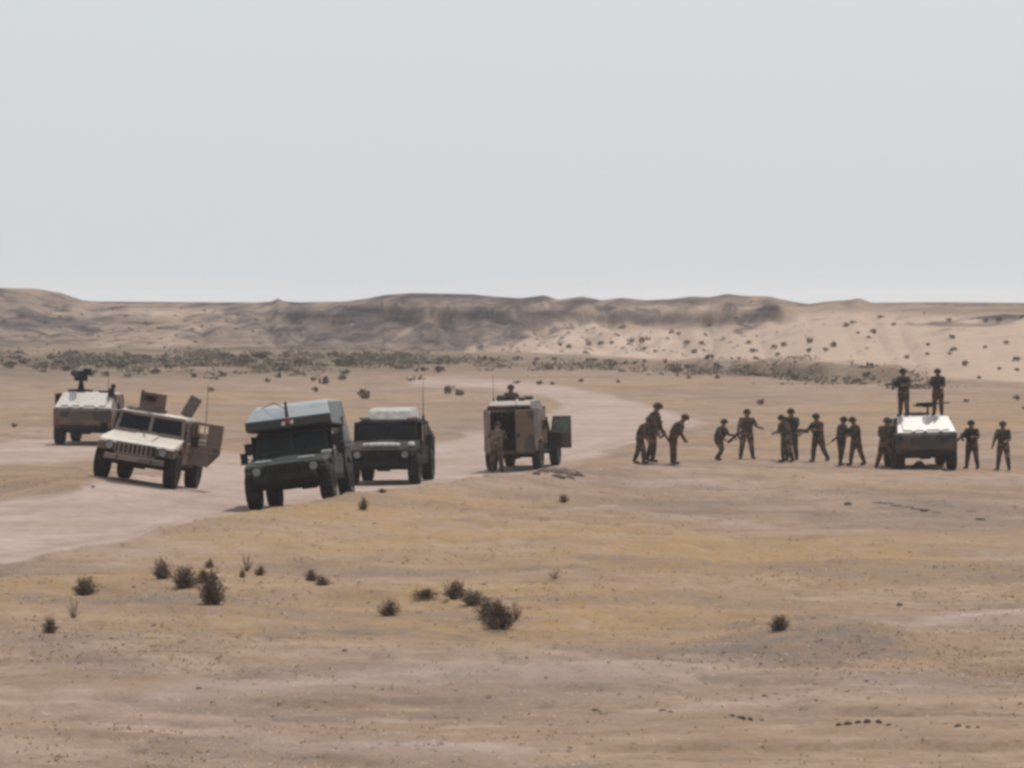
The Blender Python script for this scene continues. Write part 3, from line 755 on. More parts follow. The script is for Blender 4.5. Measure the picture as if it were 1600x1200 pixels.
# 3 dark ambulance
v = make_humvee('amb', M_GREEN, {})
tag(v, 'dark green military ambulance with a tall box body over its cab', 'ambulance')
bx_ = MB()
bx_.prism([(-.86, 1.93), (-.90, 2.15), (-.35, 2.45), (.3, 2.54), (2.55, 2.54), (2.62, 2.46), (2.62, 1.33), (1.05, 1.33), (1.05, 1.89), (-.6, 1.89)], lambda y, z: 1.07 - max(0, z - 2.2) * .55)
bx_.build('box_body', M_BOXG, v, bevel=.02)
for sx in (-1, 1):
    q = MB(); q.box(sx * 1.075 - .012, sx * 1.075 + .012, 1.2, 1.75, 1.85, 2.1); q.build('side_window', M_GLASS, v)
    q = MB(); q.box(sx * 1.08 - .02, sx * 1.08 + .02, .25, 2.5, 1.42, 1.47); q.build('side_rail', M_GREEN, v)
    q = MB(); q.tube([(sx * .96, -.62, 1.3), (sx * 1.08, -.66, 1.34), (sx * 1.08, -.66, 1.66)], .014, 6); q.box(sx * 1.08 - .09, sx * 1.08 + .09, -.70, -.66, 1.36, 1.64); q.build('tall_mirror', M_DARK, v, bevel=.01)
# folding marker panels on the front of the box: pale, with red between
q = MB(); q.box(-.15, -.07, -.93, -.905, 1.98, 2.07); q.build('marker_panel', M_PALE, v)
q = MB(); q.box(.06, .14, -.93, -.905, 2.00, 2.09); q.build('marker_panel', M_PALE, v)
q = MB(); q.box(-.05, .045, -.935, -.905, 2.02, 2.14); q.build('marker_cross', M_RED, v)
q = MB(); q.tube([(.0, -.93, 2.2), (-.02, -.8, 2.36), (-.03, -.72, 2.55)], [.05, .04, .03], 6); q.build('spotlight_mount', M_DARK, v)
q = MB(); q.tube([(.0, -.8, 2.36), (-.35, -.5, 2.58), (-.75, -.2, 2.46)], .010, 5); q.build('cable', M_DARK, v)
for x, z in ((-.55, 1.13), (.50, 1.13)):
    q = MB(); q.box(x - .19, x + .19, -2.05, -1.93, z - .02, z + .03); q.build('hood_latch', M_PALE, v, bevel=.01)
q = MB(); q.box(.78, 1.0, -1.2, -1.0, 1.2, 1.26); q.build('hood_vent', M_PALE, v, bevel=.01)
q = MB(); q.box(-.78, .78, -2.46, -2.36, .60, .78); q.build('winch_bar', M_DARK, v, bevel=.02)
seat_on_ground(v, 473, 103, -5.0)

# 4 truck behind the ambulance
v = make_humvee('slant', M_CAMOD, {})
tag(v, 'dark camouflaged military truck with a raised roof coloured pale for sun glare, parked behind the dark ambulance', 'military truck')
q = MB(); q.prism([(-.30, 1.868), (-.05, 2.12), (.3, 2.2), (1.4, 2.2), (2.0, 1.99), (2.1, 1.55), (1.05, 1.5), (1.05, 1.868)], lambda y, z: .74 - max(0, z - 1.9) * .45)
q.build('raised_roof', M_ROOFGLARE, v, bevel=.02)
for x in (-.72, .72):
    q = MB(); q.box(x - .17, x + .17, -.42, -.1, 1.866, 1.98); q.build('roof_bag', M_CANVAS, v, bevel=.05)
q = MB(); q.tube([(-.55, -1.98, 1.17), (-.2, -2.0, 1.18), (.2, -1.98, 1.18), (.52, -2.0, 1.17)], [.05, .06, .06, .05], 8); q.build('rolled_canvas', M_PALE, v)
q = MB(); q.box(.75, .92, -2.0, -1.7, 1.13, 1.25); q.build('lamp_guard', M_PALE, v, bevel=.03)
antenna(v, -.0 + .86, 1.0, 1.86, 1.25)
seat_on_ground(v, 611, 123, -5.5)

# 5 wagon seen from behind, rear doors open
v = make_humvee('wagon', M_BROWN, {'fR': 0, 'fL': 78, 'paleglass': ('fL',)})
tag(v, 'brown military wagon seen from behind with its rear doors and a cab door open', 'military truck')
wl_ = MB()
side_prof = [(1.05, .66), (1.05, .9), (.24, .9), (.24, 2.05), (.35, 2.2), (2.45, 2.2), (2.5, 2.1), (2.5, .74), (2.22, .7)] + list(reversed(arc(1.65, .52, .56, 168, 12, 8)))
for sx in (-1, 1):
    q = MB()
    vs_out = [(sx * 1.02, y, z) if z < 1.9 else (sx * (1.02 - (z - 1.9) * .5), y, z) for y, z in side_prof]
    vs_in = [(x - sx * .05, y, z) for x, y, z in vs_out]
    n = len(side_prof)
    q.add(vs_out + vs_in, [tuple(range(n)), tuple(reversed(range(n, 2 * n)))] + [((i + 1) % n, i, n + i, n + (i + 1) % n) for i in range(n)])
    q.build('side_wall', M_BROWN, v, bevel=.008)
    q = MB(); q.box(sx * 1.022 - .01, sx * 1.022 + .01, .5, 1.0, 1.4, 1.7); q.build('side_window', M_GLASS, v)
q = MB(); q.prism([(.35, 2.2), (.36, 2.32), (.6, 2.42), (2.2, 2.42), (2.52, 2.28), (2.52, 2.2)], lambda y, z: .87 - max(0, z - 2.2) * .5); q.build('raised_roof', M_BROWN, v, bevel=.02)
q = MB(); q.box(-.96, .96, .26, 2.45, .66, .72); q.box(-.95, .95, .25, .30, .72, 2.18); q.build('bay_lining', M_INT, v)
for sx in (-1, 1):
    q = MB(); q.box(sx * .70 - .2, sx * .70 + .2, .5, 2.3, .74, 1.1); q.build('bench', M_OLIVE, v, bevel=.02)
q = MB(); q.box(-.97, -.78, 2.45, 2.5, .72, 2.15); q.box(.78, .97, 2.45, 2.5, .72, 2.15); q.box(-.78, .78, 2.45, 2.5, 2.05, 2.15); q.box(-.97, .97, 2.45, 2.52, .60, .72); q.build('rear_frame', M_BROWN, v)
for sx, ang in ((-1, 48), (1, 62)):
    q = MB(); q.prism([(0, .68), (.86, .68), (.86, 2.02), (.78, 2.12), (0, 2.12)], .045, 0, None, x0=0.0)
    q.box(.045, .06, .12, .72, 1.0, 1.06); q.box(.045, .06, .12, .72, 1.7, 1.76)
    o = q.build('rear_door', M_BROWN, v, bevel=.008)
    h = MB(); h.box(.045, .08, .72, .80, 1.2, 1.34); h.build('handle', M_DARK, o)
    # closed leaf lies along x; opens outwards (towards +y)
    o.location = (sx * .95, 2.53, 0)
    o.rotation_euler = (0, 0, R(90 - ang) if sx > 0 else -R(90 - ang))
    if sx < 0: o.scale = (-1, 1, 1)
q = MB(); q.tube([(-.30, 2.45, 2.40), (-.30, 2.3, 2.46)], .03, 6); q.build('roof_lamp', M_PALE, v)
for bx0, by0, bz0, bw, bh in ((-.45, 1.0, 2.42, .18, .14), (.5, 1.5, 2.42, .16, .2), (-.3, 1.9, 2.42, .22, .12)):
    q = MB(); q.box(bx0 - bw, bx0 + bw, by0 - .2, by0 + .2, bz0 + .003, bz0 + bh); q.build('roof_bag', M_OLIVE, v, bevel=.04)
antenna(v, .72, 1.9, 2.42, .95)
antenna(v, .9, .3, 2.2, .5)
seat_on_ground(v, 819, 146.5, 169, 0, 0.90)
WAG = v

# 6 slant-backed truck on the right
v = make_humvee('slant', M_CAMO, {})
tag(v, 'camouflaged military truck seen from behind with two people standing on its roof', 'military truck')
turret(v, .1, .2, 1.87, 'gun', M_DARK, aim=-75)
seat_on_ground(v, 1438, 147.0, 181)
RV = v

bpy.context.view_layer.update()

# ------------------------------------------------------------------ people
M_UNI = paint('desert_uniform', (0.200, 0.138, 0.100), (0.085, 0.058, 0.044), (0.060, 0.054, 0.038), 0, 0.9, 8, spec=.1)
M_UNI2 = paint('brown_uniform', (0.140, 0.085, 0.060), (0.070, 0.046, 0.035), (0.042, 0.040, 0.030), 0, 0.9, 8, spec=.1)
M_UNI3 = paint('green_uniform', (0.095, 0.092, 0.068), (0.045, 0.048, 0.036), (0.075, 0.056, 0.042), 0, 0.9, 8, spec=.1)
M_SKIN = simple('skin', (0.20, 0.11, 0.075), 0.6, 0.4, 0, 0.1)
M_BOOT = simple('boot_leather', (0.05, 0.035, 0.025), 0.8, 0.3)
M_VEST = simple('green_vest', (0.034, 0.038, 0.032), 0.9, 0.2, 0, 0.35, 10)
M_VESTB = simple('brown_vest', (0.070, 0.050, 0.038), 0.9, 0.2, 0, 0.35, 10)
M_HAIR = simple('dark_hair', (0.015, 0.011, 0.009), 0.8, 0.3)

def fk(p):
    lean = R(p.get('lean', 0)); side = R(p.get('side', 0))
    J = {}; E = []
    def add(n, v, r, par, kind):
        J[n] = (Vector(v), r)
        if par: E.append((par, n, kind))
    up = Vector((math.sin(side), -math.sin(lean), math.cos(lean))).normalized()
    fwd = Vector((0, -math.cos(lean), -math.sin(lean)))
    right = Vector((1, 0, 0))
    add('pel', (0, 0, 0), .135, None, None)
    add('belly', up * .16, .125, 'pel', 'uni'); add('chest', up * .36 + fwd * .01, .150, 'belly', 'uni'); add('neckb', up * .50, .085, 'chest', 'uni')
    hp = R(p.get('head', 0)) ; hd = (up * math.cos(hp) + fwd * math.sin(hp)).normalized(); hf = (fwd * math.cos(hp) - up * math.sin(hp)).normalized()
    nk = J['neckb'][0] + hd * .07; add('neck', nk, .058, 'neckb', 'skin')
    add('head', nk + hd * .11, .092, 'neck', 'skin'); add('crown', nk + hd * .19, .075, 'head', 'skin')
    for s_, n in ((-1, 'L'), (1, 'R')):
        f, k, o_ = p.get('leg' + n, (0, 0, 4)); f *= (.72 if k < 40 else 1); o_ *= .8
        hip = right * (s_ * .095) + Vector((0, 0, -.05)); add('hip' + n, hip, .105, 'pel', 'leg')
        def dirv(fa, oa): return Vector((s_ * math.sin(R(oa)), -math.sin(R(fa)) * math.cos(R(oa)), -math.cos(R(fa)) * math.cos(R(oa))))
        kn = hip + dirv(f, o_) * .42; add('thigh' + n, hip + dirv(f, o_) * .2, .088, 'hip' + n, 'leg'); add('knee' + n, kn, .064, 'thigh' + n, 'leg')
        an = kn + dirv(f - k, o_) * .41; add('calf' + n, kn + dirv(f - k, o_) * .14, .062, 'knee' + n, 'leg'); add('ankle' + n, an, .046, 'calf' + n, 'boot')
        add('heel' + n, an + Vector((0, .03, -.045)), .042, 'ankle' + n, 'boot'); add('toe' + n, an + Vector((s_ * .04, -.17, -.055)), .034, 'heel' + n, 'boot')
        f, o_, el, inn = p.get('arm' + n, (5, 10, 15, 0))
        sh = up * .45 + right * (s_ * .19); add('sh' + n, sh, .070, 'chest', 'uni')
        elb = sh + dirv(f, o_) * .29; add('uarm' + n, sh + dirv(f, o_) * .14, .054, 'sh' + n, 'uni'); add('elb' + n, elb, .044, 'uarm' + n, 'uni')
        fd = dirv(f + el, o_ * .4 - inn); wr = elb + fd * .25; add('wr' + n, wr, .030, 'elb' + n, 'uni')
        pm = wr + fd * .075; add('palm' + n, pm, .030, 'wr' + n, 'skin')
        sd_v = fd.cross(Vector((1, 0, 0))); sd_v = (sd_v if sd_v.length > .1 else fd.cross(Vector((0, 0, 1)))).normalized(); cl = fd.cross(sd_v) * (-s_)
        for i, (off, ln) in enumerate(((-.030, .060), (-.010, .075), (.010, .078), (.030, .068))):
            a = pm + fd * .035 + sd_v * off; add('f%d%s' % (i, n), a, .009, 'palm' + n, 'skin')
            add('g%d%s' % (i, n), a + fd * ln * .6 + cl * .02, .008, 'f%d%s' % (i, n), 'skin')
        a = wr + fd * .03 - sd_v * .035; add('t0' + n, a, .011, 'palm' + n, 'skin'); add('t1' + n, a - sd_v * .025 + fd * .035, .009, 't0' + n, 'skin')
    lo = min(J['toeL'][0].z - .03, J['toeR'][0].z - .03, J['heelL'][0].z - .04, J['heelR'][0].z - .04)
    for k_ in J: J[k_] = (J[k_][0] - Vector((0, 0, lo)), J[k_][1])
    return J, E, up, fwd, hd, hf

def make_person(p, uni, vest, label, group=None, helmet=True, pack=False, scale=1.0):
    J, E, up, fwd, hd, hf = fk(p)
    root = empty('person'); tag(root, label, 'person', group)
    names = list(J); idx = {n: i for i, n in enumerate(names)}
    me = bpy.data.meshes.new('skeleton'); me.from_pydata([tuple(J[n][0]) for n in names], [(idx[a], idx[b]) for a, b, _ in E], [])
    ob = bpy.data.objects.new('skeleton', me); COL.objects.link(ob)
    sk = ob.modifiers.new('skin', 'SKIN')
    for n, i in idx.items():
        d = me.skin_vertices[0].data[i]; r = J[n][1]
        wide = 1.0
        big = 1.0 if n[0] in 'fgt' and n[1].isdigit() else (1.12 if n in ('head', 'crown', 'neck') else 1.22 if n[:3] in ('pel', 'bel', 'che', 'nec') else 1.42)
        r *= big
        d.radius = (r, r); d.use_root = (n == 'pel')
        if n in ('belly', 'chest', 'pel'): d.radius = (r * 1.12, r * .85)
    sk.use_smooth_shade = True
    ss = ob.modifiers.new('sub', 'SUBSURF'); ss.levels = 1; ss.render_levels = 1
    dg = bpy.context.evaluated_depsgraph_get()
    body = bpy.data.meshes.new_from_object(ob.evaluated_get(dg)); body.name = 'body'
    bpy.data.objects.remove(ob)
    mats = {'uni': 0, 'leg': 0, 'skin': 1, 'boot': 2}
    body.materials.clear()
    for m in (uni, M_SKIN, M_BOOT): body.materials.append(m)
    segs = [(J[a][0], J[b][0], mats[k]) for a, b, k in E]
    A_ = np.array([s[0] for s in segs]); B_ = np.array([s[1] for s in segs]); K_ = np.array([s[2] for s in segs])
    n = len(body.polygons); c = np.zeros(n * 3); body.polygons.foreach_get('center', c); c = c.reshape(-1, 1, 3)
    d = B_ - A_; t = np.clip(((c - A_) * d).sum(2) / (d * d).sum(1), 0, 1)
    dist = np.linalg.norm(c - (A_ + t[..., None] * d), axis=2)
    body.polygons.foreach_set('material_index', K_[dist.argmin(1)].astype(np.int32))
    body.polygons.foreach_set('use_smooth', np.ones(n, bool))
    bo = bpy.data.objects.new('body', body); COL.objects.link(bo); bo.parent = root
    # nose, ears on the head, then helmet or hair
    hc = J['head'][0] + hd * .03
    right = hd.cross(hf).normalized()
    Mh = Matrix(((right.x, -hf.x, hd.x, hc.x), (right.y, -hf.y, hd.y, hc.y), (right.z, -hf.z, hd.z, hc.z), (0, 0, 0, 1)))
    fa = MB(); fa.tube([Mh @ Vector((0, -.085, .02)), Mh @ Vector((0, -.115, -.03))], [.010, .017], 6)
    for s_ in (-1, 1): fa.box(s_ * .088 - .008, s_ * .088 + .008, -.02, .025, -.05, .02, 0, Mh)
    fa.build('face', M_SKIN, root)
    ev = MB()
    for s_ in (-1, 1): ev.box(s_ * .032 - .014, s_ * .032 + .014, -.094, -.086, .012, .026, 0, Mh)
    ev.box(-.026, .026, -.092, -.084, -.062, -.054, 0, Mh); ev.build('eyes', M_HAIR, root)
    hm = MB(); vs = []; fs = []; nn, mm = 16, 6
    for i in range(mm + 1):
        a = math.pi / 2 * i / mm
        for k in range(nn):
            t = 2 * math.pi * k / nn; rr = math.sin(a) * (.124 if helmet else .104)
            flare = 1.02 if (i == mm and helmet) else 1
            vs.append(Mh @ Vector((rr * flare * math.cos(t), rr * flare * 1.12 * math.sin(t), (.145 if helmet else .105) * math.cos(a) + (-.015 if helmet else .02) - (.05 if (i == mm and math.sin(t) > -.3) else 0))))
    for i in range(mm):
        for k in range(nn): fs.append((i * nn + k, i * nn + (k + 1) % nn, (i + 1) * nn + (k + 1) % nn, (i + 1) * nn + k))
    hm.add(vs, fs); hm.build('helmet' if helmet else 'hair', vest if helmet else M_HAIR, root, smooth=True)
    if vest and p.get('vest', 1):
        ve = MB(); vs = []; fs = []; nn = 16
        base = J['pel'][0]
        for h_, rx, ry in ((.02, .150, .135), (.05, .185, .165), (.22, .205, .178), (.40, .205, .175), (.49, .13, .11)):
            for k in range(nn):
                t = 2 * math.pi * k / nn
                vs.append(base + up * h_ + Vector((1, 0, 0)) * rx * math.cos(t) + fwd * ry * math.sin(t))
        for i in range(4):
            for k in range(nn): fs.append((i * nn + k, i * nn + (k + 1) % nn, (i + 1) * nn + (k + 1) % nn, (i + 1) * nn + k))
        ve.add(vs, fs)
        for s_ in (-1, 0, 1):
            c_ = base + up * .22 + fwd * .16 + Vector((s_ * .09, 0, 0))
            Mp = Matrix(((1, -fwd.x, up.x, c_.x), (0, -fwd.y, up.y, c_.y), (0, -fwd.z, up.z, c_.z), (0, 0, 0, 1)))
            ve.box(-.038, .038, -.04, .03, -.07, .07, 0, Mp)
        ve.build('vest', vest, root)
    if pack:
        pk = MB(); c_ = base + up * .32 - fwd * .22
        Mp = Matrix(((1, -fwd.x, up.x, c_.x), (0, -fwd.y, up.y, c_.y), (0, -fwd.z, up.z, c_.z), (0, 0, 0, 1)))
        pk.box(-.15, .15, -.07, .09, -.2, .2, 0, Mp); pk.build('backpack', M_OLIVE, root, bevel=.04)
    root.scale = (scale,) * 3
    return root, J

def rifle(loc, direction, label, rollup=(0, 0, 1), slung=False):
    d = Vector(direction).normalized(); u = Vector(rollup); x = d.cross(u).normalized(); u = x.cross(d)
    M = Matrix(((x.x, d.x, u.x, 0), (x.y, d.y, u.y, 0), (x.z, d.z, u.z, 0), (0, 0, 0, 1)))
    g = MB()
    g.tube([M @ Vector((0, .25, .01)), M @ Vector((0, .60, .01))], .012, 6); g.box(-.025, .025, .02, .32, -.03, .04, 0, M)
    g.box(-.022, .022, -.18, .04, -.035, .05, 0, M); g.box(-.02, .02, -.42, -.18, -.07, .035, 0, M)
    g.box(-.014, .014, -.01, .06, -.2, -.03, 0, M); g.box(-.015, .015, -.13, -.08, -.13, -.03, 0, M); g.box(-.008, .008, -.12, .05, .05, .085, 0, M)
    o = g.build('rifle', M_STEEL); o.location = loc
    return tag(o, label, 'rifle')

def put(px, py, rz, p, uni, vest, label, scale=1.0, at=None, group=None, gun=None, **kw):
    root, J = make_person(p, uni, vest, label, group, scale=scale, **kw)
    loc = at if at is not None else hit(px, py, 120)
    root.location = loc; root.rotation_euler = (0, 0, R(rz)); root.scale = (scale * 1.13, scale * 1.1, scale)
    if gun:
        lab, hand, dr = gun
        Mz = Matrix.Rotation(R(rz), 3, 'Z')
        rifle(Vector(loc) + Mz @ Vector((J['palm' + hand][0].x * scale * 1.13, J['palm' + hand][0].y * scale * 1.1, J['palm' + hand][0].z * scale)), Mz @ Vector(dr), lab)
    return root
# poses: facing -y; legs (swing, knee, spread); arms (swing, out, elbow, inward)
STAND = dict(legL=(2, 2, 6), legR=(-3, 0, 6), armL=(5, 10, 15, 0), armR=(8, 12, 20, 0))
hold = lambda **k: dict(dict(lean=4, legL=(4, 4, 7), legR=(-6, 4, 7), armL=(25, 12, 75, 25), armR=(15, 18, 80, 20), head=8), **k)
put(1000, 725, 75, dict(lean=24, head=10, legL=(28, 18, 4), legR=(-16, 8, 4), armL=(5, 5, 20, 0), armR=(0, 8, 30, 0)), M_UNI2, M_VEST, 'person stooping mid-stride, leftmost of those on foot beside the track', .92)
put(1020, 722, 70, dict(lean=8, head=15, legL=(14, 14, 4), legR=(-14, 10, 4), armL=(12, 5, 10, 0), armR=(10, 8, 12, 0)), M_UNI2, M_VESTB, 'tallest person on foot, standing upright right behind the stooping one', 1.12, group=None,
    gun=('rifle held low by the tallest person at the left of the row', 'R', (.2, -.5, -.75)))
put(1052, 725, 85, dict(lean=30, head=5, legL=(-2, 0, 3), legR=(4, 0, 3), armL=(0, 4, 35, 0), armR=(-4, 4, 30, 0)), M_UNI2, M_VESTB, 'person bending forward with legs together, third from the left of the row', .98)
put(1122, 720, 60, dict(lean=22, head=-5, legL=(42, 62, 14), legR=(8, 50, 16), armL=(10, 20, 45, 0), armR=(25, 10, 60, 0)), M_UNI3, M_VEST, 'small person crouching with one arm stretched out, alone left of the broad standing figure', .92,
    gun=('rifle held out by the crouching person', 'R', (.2, -.7, .5)))
put(1167, 717, 10, dict(lean=2, head=0, legL=(0, 0, 9), legR=(0, 2, 9), armL=(2, 16, 12, 0), armR=(10, 26, 70, -8)), M_UNI, M_VESTB, 'person standing legs apart facing the camera with one elbow out', 1.02)
put(1229, 722, -60, dict(lean=12, head=18, legL=(8, 10, 7), legR=(-8, 6, 7), armL=(10, 12, 70, 25), armR=(5, 12, 80, 20)), M_UNI, M_VEST, 'person in dark top hunched forward, the front one of the close pair', .98)
put(1237, 719, 200, hold(lean=2, armR=(20, 25, 70, 20)), M_UNI3, M_VEST, 'person half hidden behind the hunched figure, only helmet and shoulder showing', 1.06)
put(1279, 722, -50, dict(lean=8, head=5, legL=(14, 12, 8), legR=(-14, 16, 8), armL=(30, 18, 55, 0), armR=(15, 20, 85, 20)), M_UNI2, M_VEST, 'person aiming a rifle to the left, right of the close pair', 1.0,
    gun=('rifle levelled to the left by the person with feet crossed', 'L', (0, -1, .05)))
put(1315, 727, 60, hold(lean=5, legL=(6, 6, 3), legR=(-6, 6, 3)), M_UNI2, M_VEST, 'left person of the two standing face to face beside the truck', .98)
put(1338, 727, -70, dict(lean=8, head=12, legL=(18, 8, 5), legR=(-18, 6, 5), armL=(30, 5, 45, 0), armR=(20, 10, 60, 0)), M_UNI2, M_VEST, 'striding right person of the two face to face beside the truck', .98,
    gun=('rifle carried by the striding person near the truck', 'L', (-.2, -.6, -.5)))
put(1383, 734, 150, dict(lean=6, head=10, legL=(8, 6, 12), legR=(-6, 10, 13), armL=(20, 15, 45, 0), armR=(20, 15, 60, 0)), M_UNI2, M_VESTB, 'person standing legs apart at the left rear corner of the right-hand truck', 1.02, at=Vector(((1384 - 800) / F * 146, 146, tz((1384 - 800) / F * 146, 146))))
put(1519, 733, -35, hold(lean=3, legL=(5, 2, 7), legR=(-5, 2, 7)), M_UNI2, M_VEST, 'person standing just right of the right-hand truck holding something at the waist', .97,
    gun=('rifle held at the waist by the person just right of the truck', 'L', (-.1, -.7, -.45)))
put(1568, 735, -25, dict(lean=3, head=5, legL=(0, 0, 8), legR=(4, 4, 9), armL=(10, 14, 18, 0), armR=(12, 10, 60, 15)), M_UNI, M_VESTB, 'rightmost person of all, standing at the edge of the picture', .98)
# two on the roof of the right-hand truck
Mr = RV.matrix_world
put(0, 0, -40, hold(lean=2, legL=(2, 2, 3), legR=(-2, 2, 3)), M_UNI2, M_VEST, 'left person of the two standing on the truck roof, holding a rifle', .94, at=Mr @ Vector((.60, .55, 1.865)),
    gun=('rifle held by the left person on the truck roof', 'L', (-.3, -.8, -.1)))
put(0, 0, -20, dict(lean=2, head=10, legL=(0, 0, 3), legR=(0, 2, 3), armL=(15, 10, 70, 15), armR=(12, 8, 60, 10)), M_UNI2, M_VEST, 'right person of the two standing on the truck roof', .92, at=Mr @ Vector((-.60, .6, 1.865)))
# crew of the wagon
Mw_ = WAG.matrix_world
at = Mw_ @ Vector((.35, 3.35, 0)); at.z = tz(at.x, at.y)
put(0, 0, 172, dict(lean=10, head=12, legL=(0, 0, 5), legR=(3, 3, 5), armL=(35, 12, 50, 5), armR=(35, 12, 50, 5)), M_UNI2, M_UNI, 'person standing at the open back of the brown wagon', .98, at=at, helmet=False)
put(0, 0, -10, dict(lean=3, head=5, legL=(0, 0, 3), legR=(0, 0, 3), armL=(30, 25, 60, 0), armR=(30, 25, 60, 0)), M_UNI2, M_VESTB, 'person standing waist-up in the roof hatch of the brown wagon', .95, at=Mw_ @ Vector((.22, 1.2, 1.28)))
# bundle under the right-hand truck
b0 = Mr @ Vector((.22, 1.5, 0)); b0.z = tz(b0.x, b0.y)
q = MB(); q.tube([(-.5, 0, .08), (-.32, 0, .14), (-.05, .02, .22), (.12, 0, .24), (.32, 0, .15), (.5, 0, .08)], [.05, .13, .21, .22, .14, .05], 10); o = q.build('duffel_bag', M_VEST, smooth=True)
h = MB(); h.tube([(-.15, 0, .40), (0, 0, .50), (.18, 0, .42)], .014, 5); h.build('strap', M_DARK, o)
o.location = b0; o.scale = (.62, .7, .75); tag(o, 'dark lumpy bag lying on the ground under the rear of the right-hand truck', 'bag')

# ------------------------------------------------------------------ shrubs
M_LEAFD = simple('dry_dark_foliage', (0.165, 0.125, 0.090), 0.9, 0.2, 0, 0.45, 5)
M_LEAFG = simple('grey_green_foliage', (0.098, 0.092, 0.056), 0.9, 0.2, 0, 0.4, 5)
M_LEAFB = simple('brown_foliage', (0.165, 0.105, 0.070), 0.9, 0.2, 0, 0.4, 5)
M_TWIG = simple('twigs', (0.12, 0.09, 0.07), 0.9, 0.2)
def shrub_proto(seed, kind, nt_, nl, mat):
    """unit shrub 1 m wide; returns (stems mesh, foliage mesh)"""
    rg = random.Random(seed)
    st = MB(); fo = MB()
    lobes = [(rg.uniform(-.25, .25), rg.uniform(-.25, .25), rg.uniform(.25, .5), rg.uniform(.16, .30)) for _ in range(6)]
    for k in range(nt_):
        a = rg.uniform(0, 6.28); e = rg.uniform(.2, 1.45); L = rg.uniform(.35, .62) * (1.15 if kind == 'spiky' else 1)
        d = Vector((math.cos(a) * math.cos(e), math.sin(a) * math.cos(e), math.sin(e)))
        p0 = Vector((rg.uniform(-.06, .06), rg.uniform(-.06, .06), -.02)); p1 = p0 + d * L * .5 + Vector((0, 0, .03)); p2 = p0 + d * L + Vector((rg.uniform(-.06, .06), rg.uniform(-.06, .06), rg.uniform(0, .1)))
        st.tube([p0, p1, p2], [.014, .009, .004], 3, caps=False)
        for j in range(nl):
            t = rg.uniform(.25, 1.05); c = p0.lerp(p2, t) + Vector((rg.gauss(0, .055), rg.gauss(0, .055), rg.gauss(0, .05)))
            if c.z < .0: c.z = abs(c.z) * .5
            s_ = rg.uniform(.014, .034); n = Vector((rg.gauss(0, 1), rg.gauss(0, 1), rg.gauss(0, 1))).normalized(); u = n.orthogonal().normalized(); w = n.cross(u)
            if kind == 'spiky': u = (d + u * .3).normalized(); fo.add([c - w * s_ * .35, c + w * s_ * .35, c + u * s_ * 3], [(0, 1, 2)])
            else: fo.add([c - u * s_, c + w * s_ * .7, c + u * s_ * 1.2, c - w * s_ * .7], [(0, 1, 2, 3)])
    a = st.build('stems', M_TWIG); b = fo.build('foliage', mat)
    ma, mb_ = a.data, b.data; bpy.data.objects.remove(a); bpy.data.objects.remove(b)
    return ma, mb_
PROTO = [shrub_proto(1, 'round', 90, 22, M_LEAFD), shrub_proto(2, 'round', 110, 22, M_LEAFD), shrub_proto(3, 'round', 80, 20, M_LEAFB), shrub_proto(4, 'round', 60, 24, M_LEAFG), shrub_proto(5, 'spiky', 30, 10, M_LEAFB)]
def far_proto(seed, mat, n=150, spread=.5):
    rg = random.Random(seed); fo = MB()
    lob = [(rg.uniform(-.34, .34), rg.uniform(-.34, .34), rg.uniform(.10, .30), rg.uniform(.14, .26)) for _ in range(6)]
    for k in range(n):
        x, y, z, r = rg.choice(lob); v_ = Vector((rg.gauss(0, 1), rg.gauss(0, 1), rg.gauss(0, 1))).normalized() * r * rg.uniform(.4, 1.1)
        c = Vector((x, y, z)) + v_; c.z = max(c.z, .02)
        s_ = rg.uniform(.05, .09); nn = Vector((rg.gauss(0, 1), rg.gauss(0, 1), rg.gauss(0, 1))).normalized(); u = nn.orthogonal().normalized(); w = nn.cross(u)
        fo.add([c - u * s_, c + w * s_ * .7, c + u * s_, c - w * s_ * .7], [(0, 1, 2, 3)])
    o = fo.build('shrub', mat); m = o.data; bpy.data.objects.remove(o); return m
M_FD = simple('far_dark_foliage', (0.105, 0.084, 0.064), 0.9, 0.1, 0, 0.5, 3); M_FG = simple('far_olive_foliage', (0.135, 0.125, 0.082), 0.9, 0.1, 0, 0.4, 3); M_FB = simple('far_brown_foliage', (0.125, 0.090, 0.066), 0.9, 0.1, 0, 0.4, 3)
FARP = {'d': [far_proto(i, M_FD) for i in (11, 12, 13)], 'g': [far_proto(i, M_FG) for i in (14, 15, 16)], 'b': [far_proto(i, M_FB) for i in (17, 18)]}

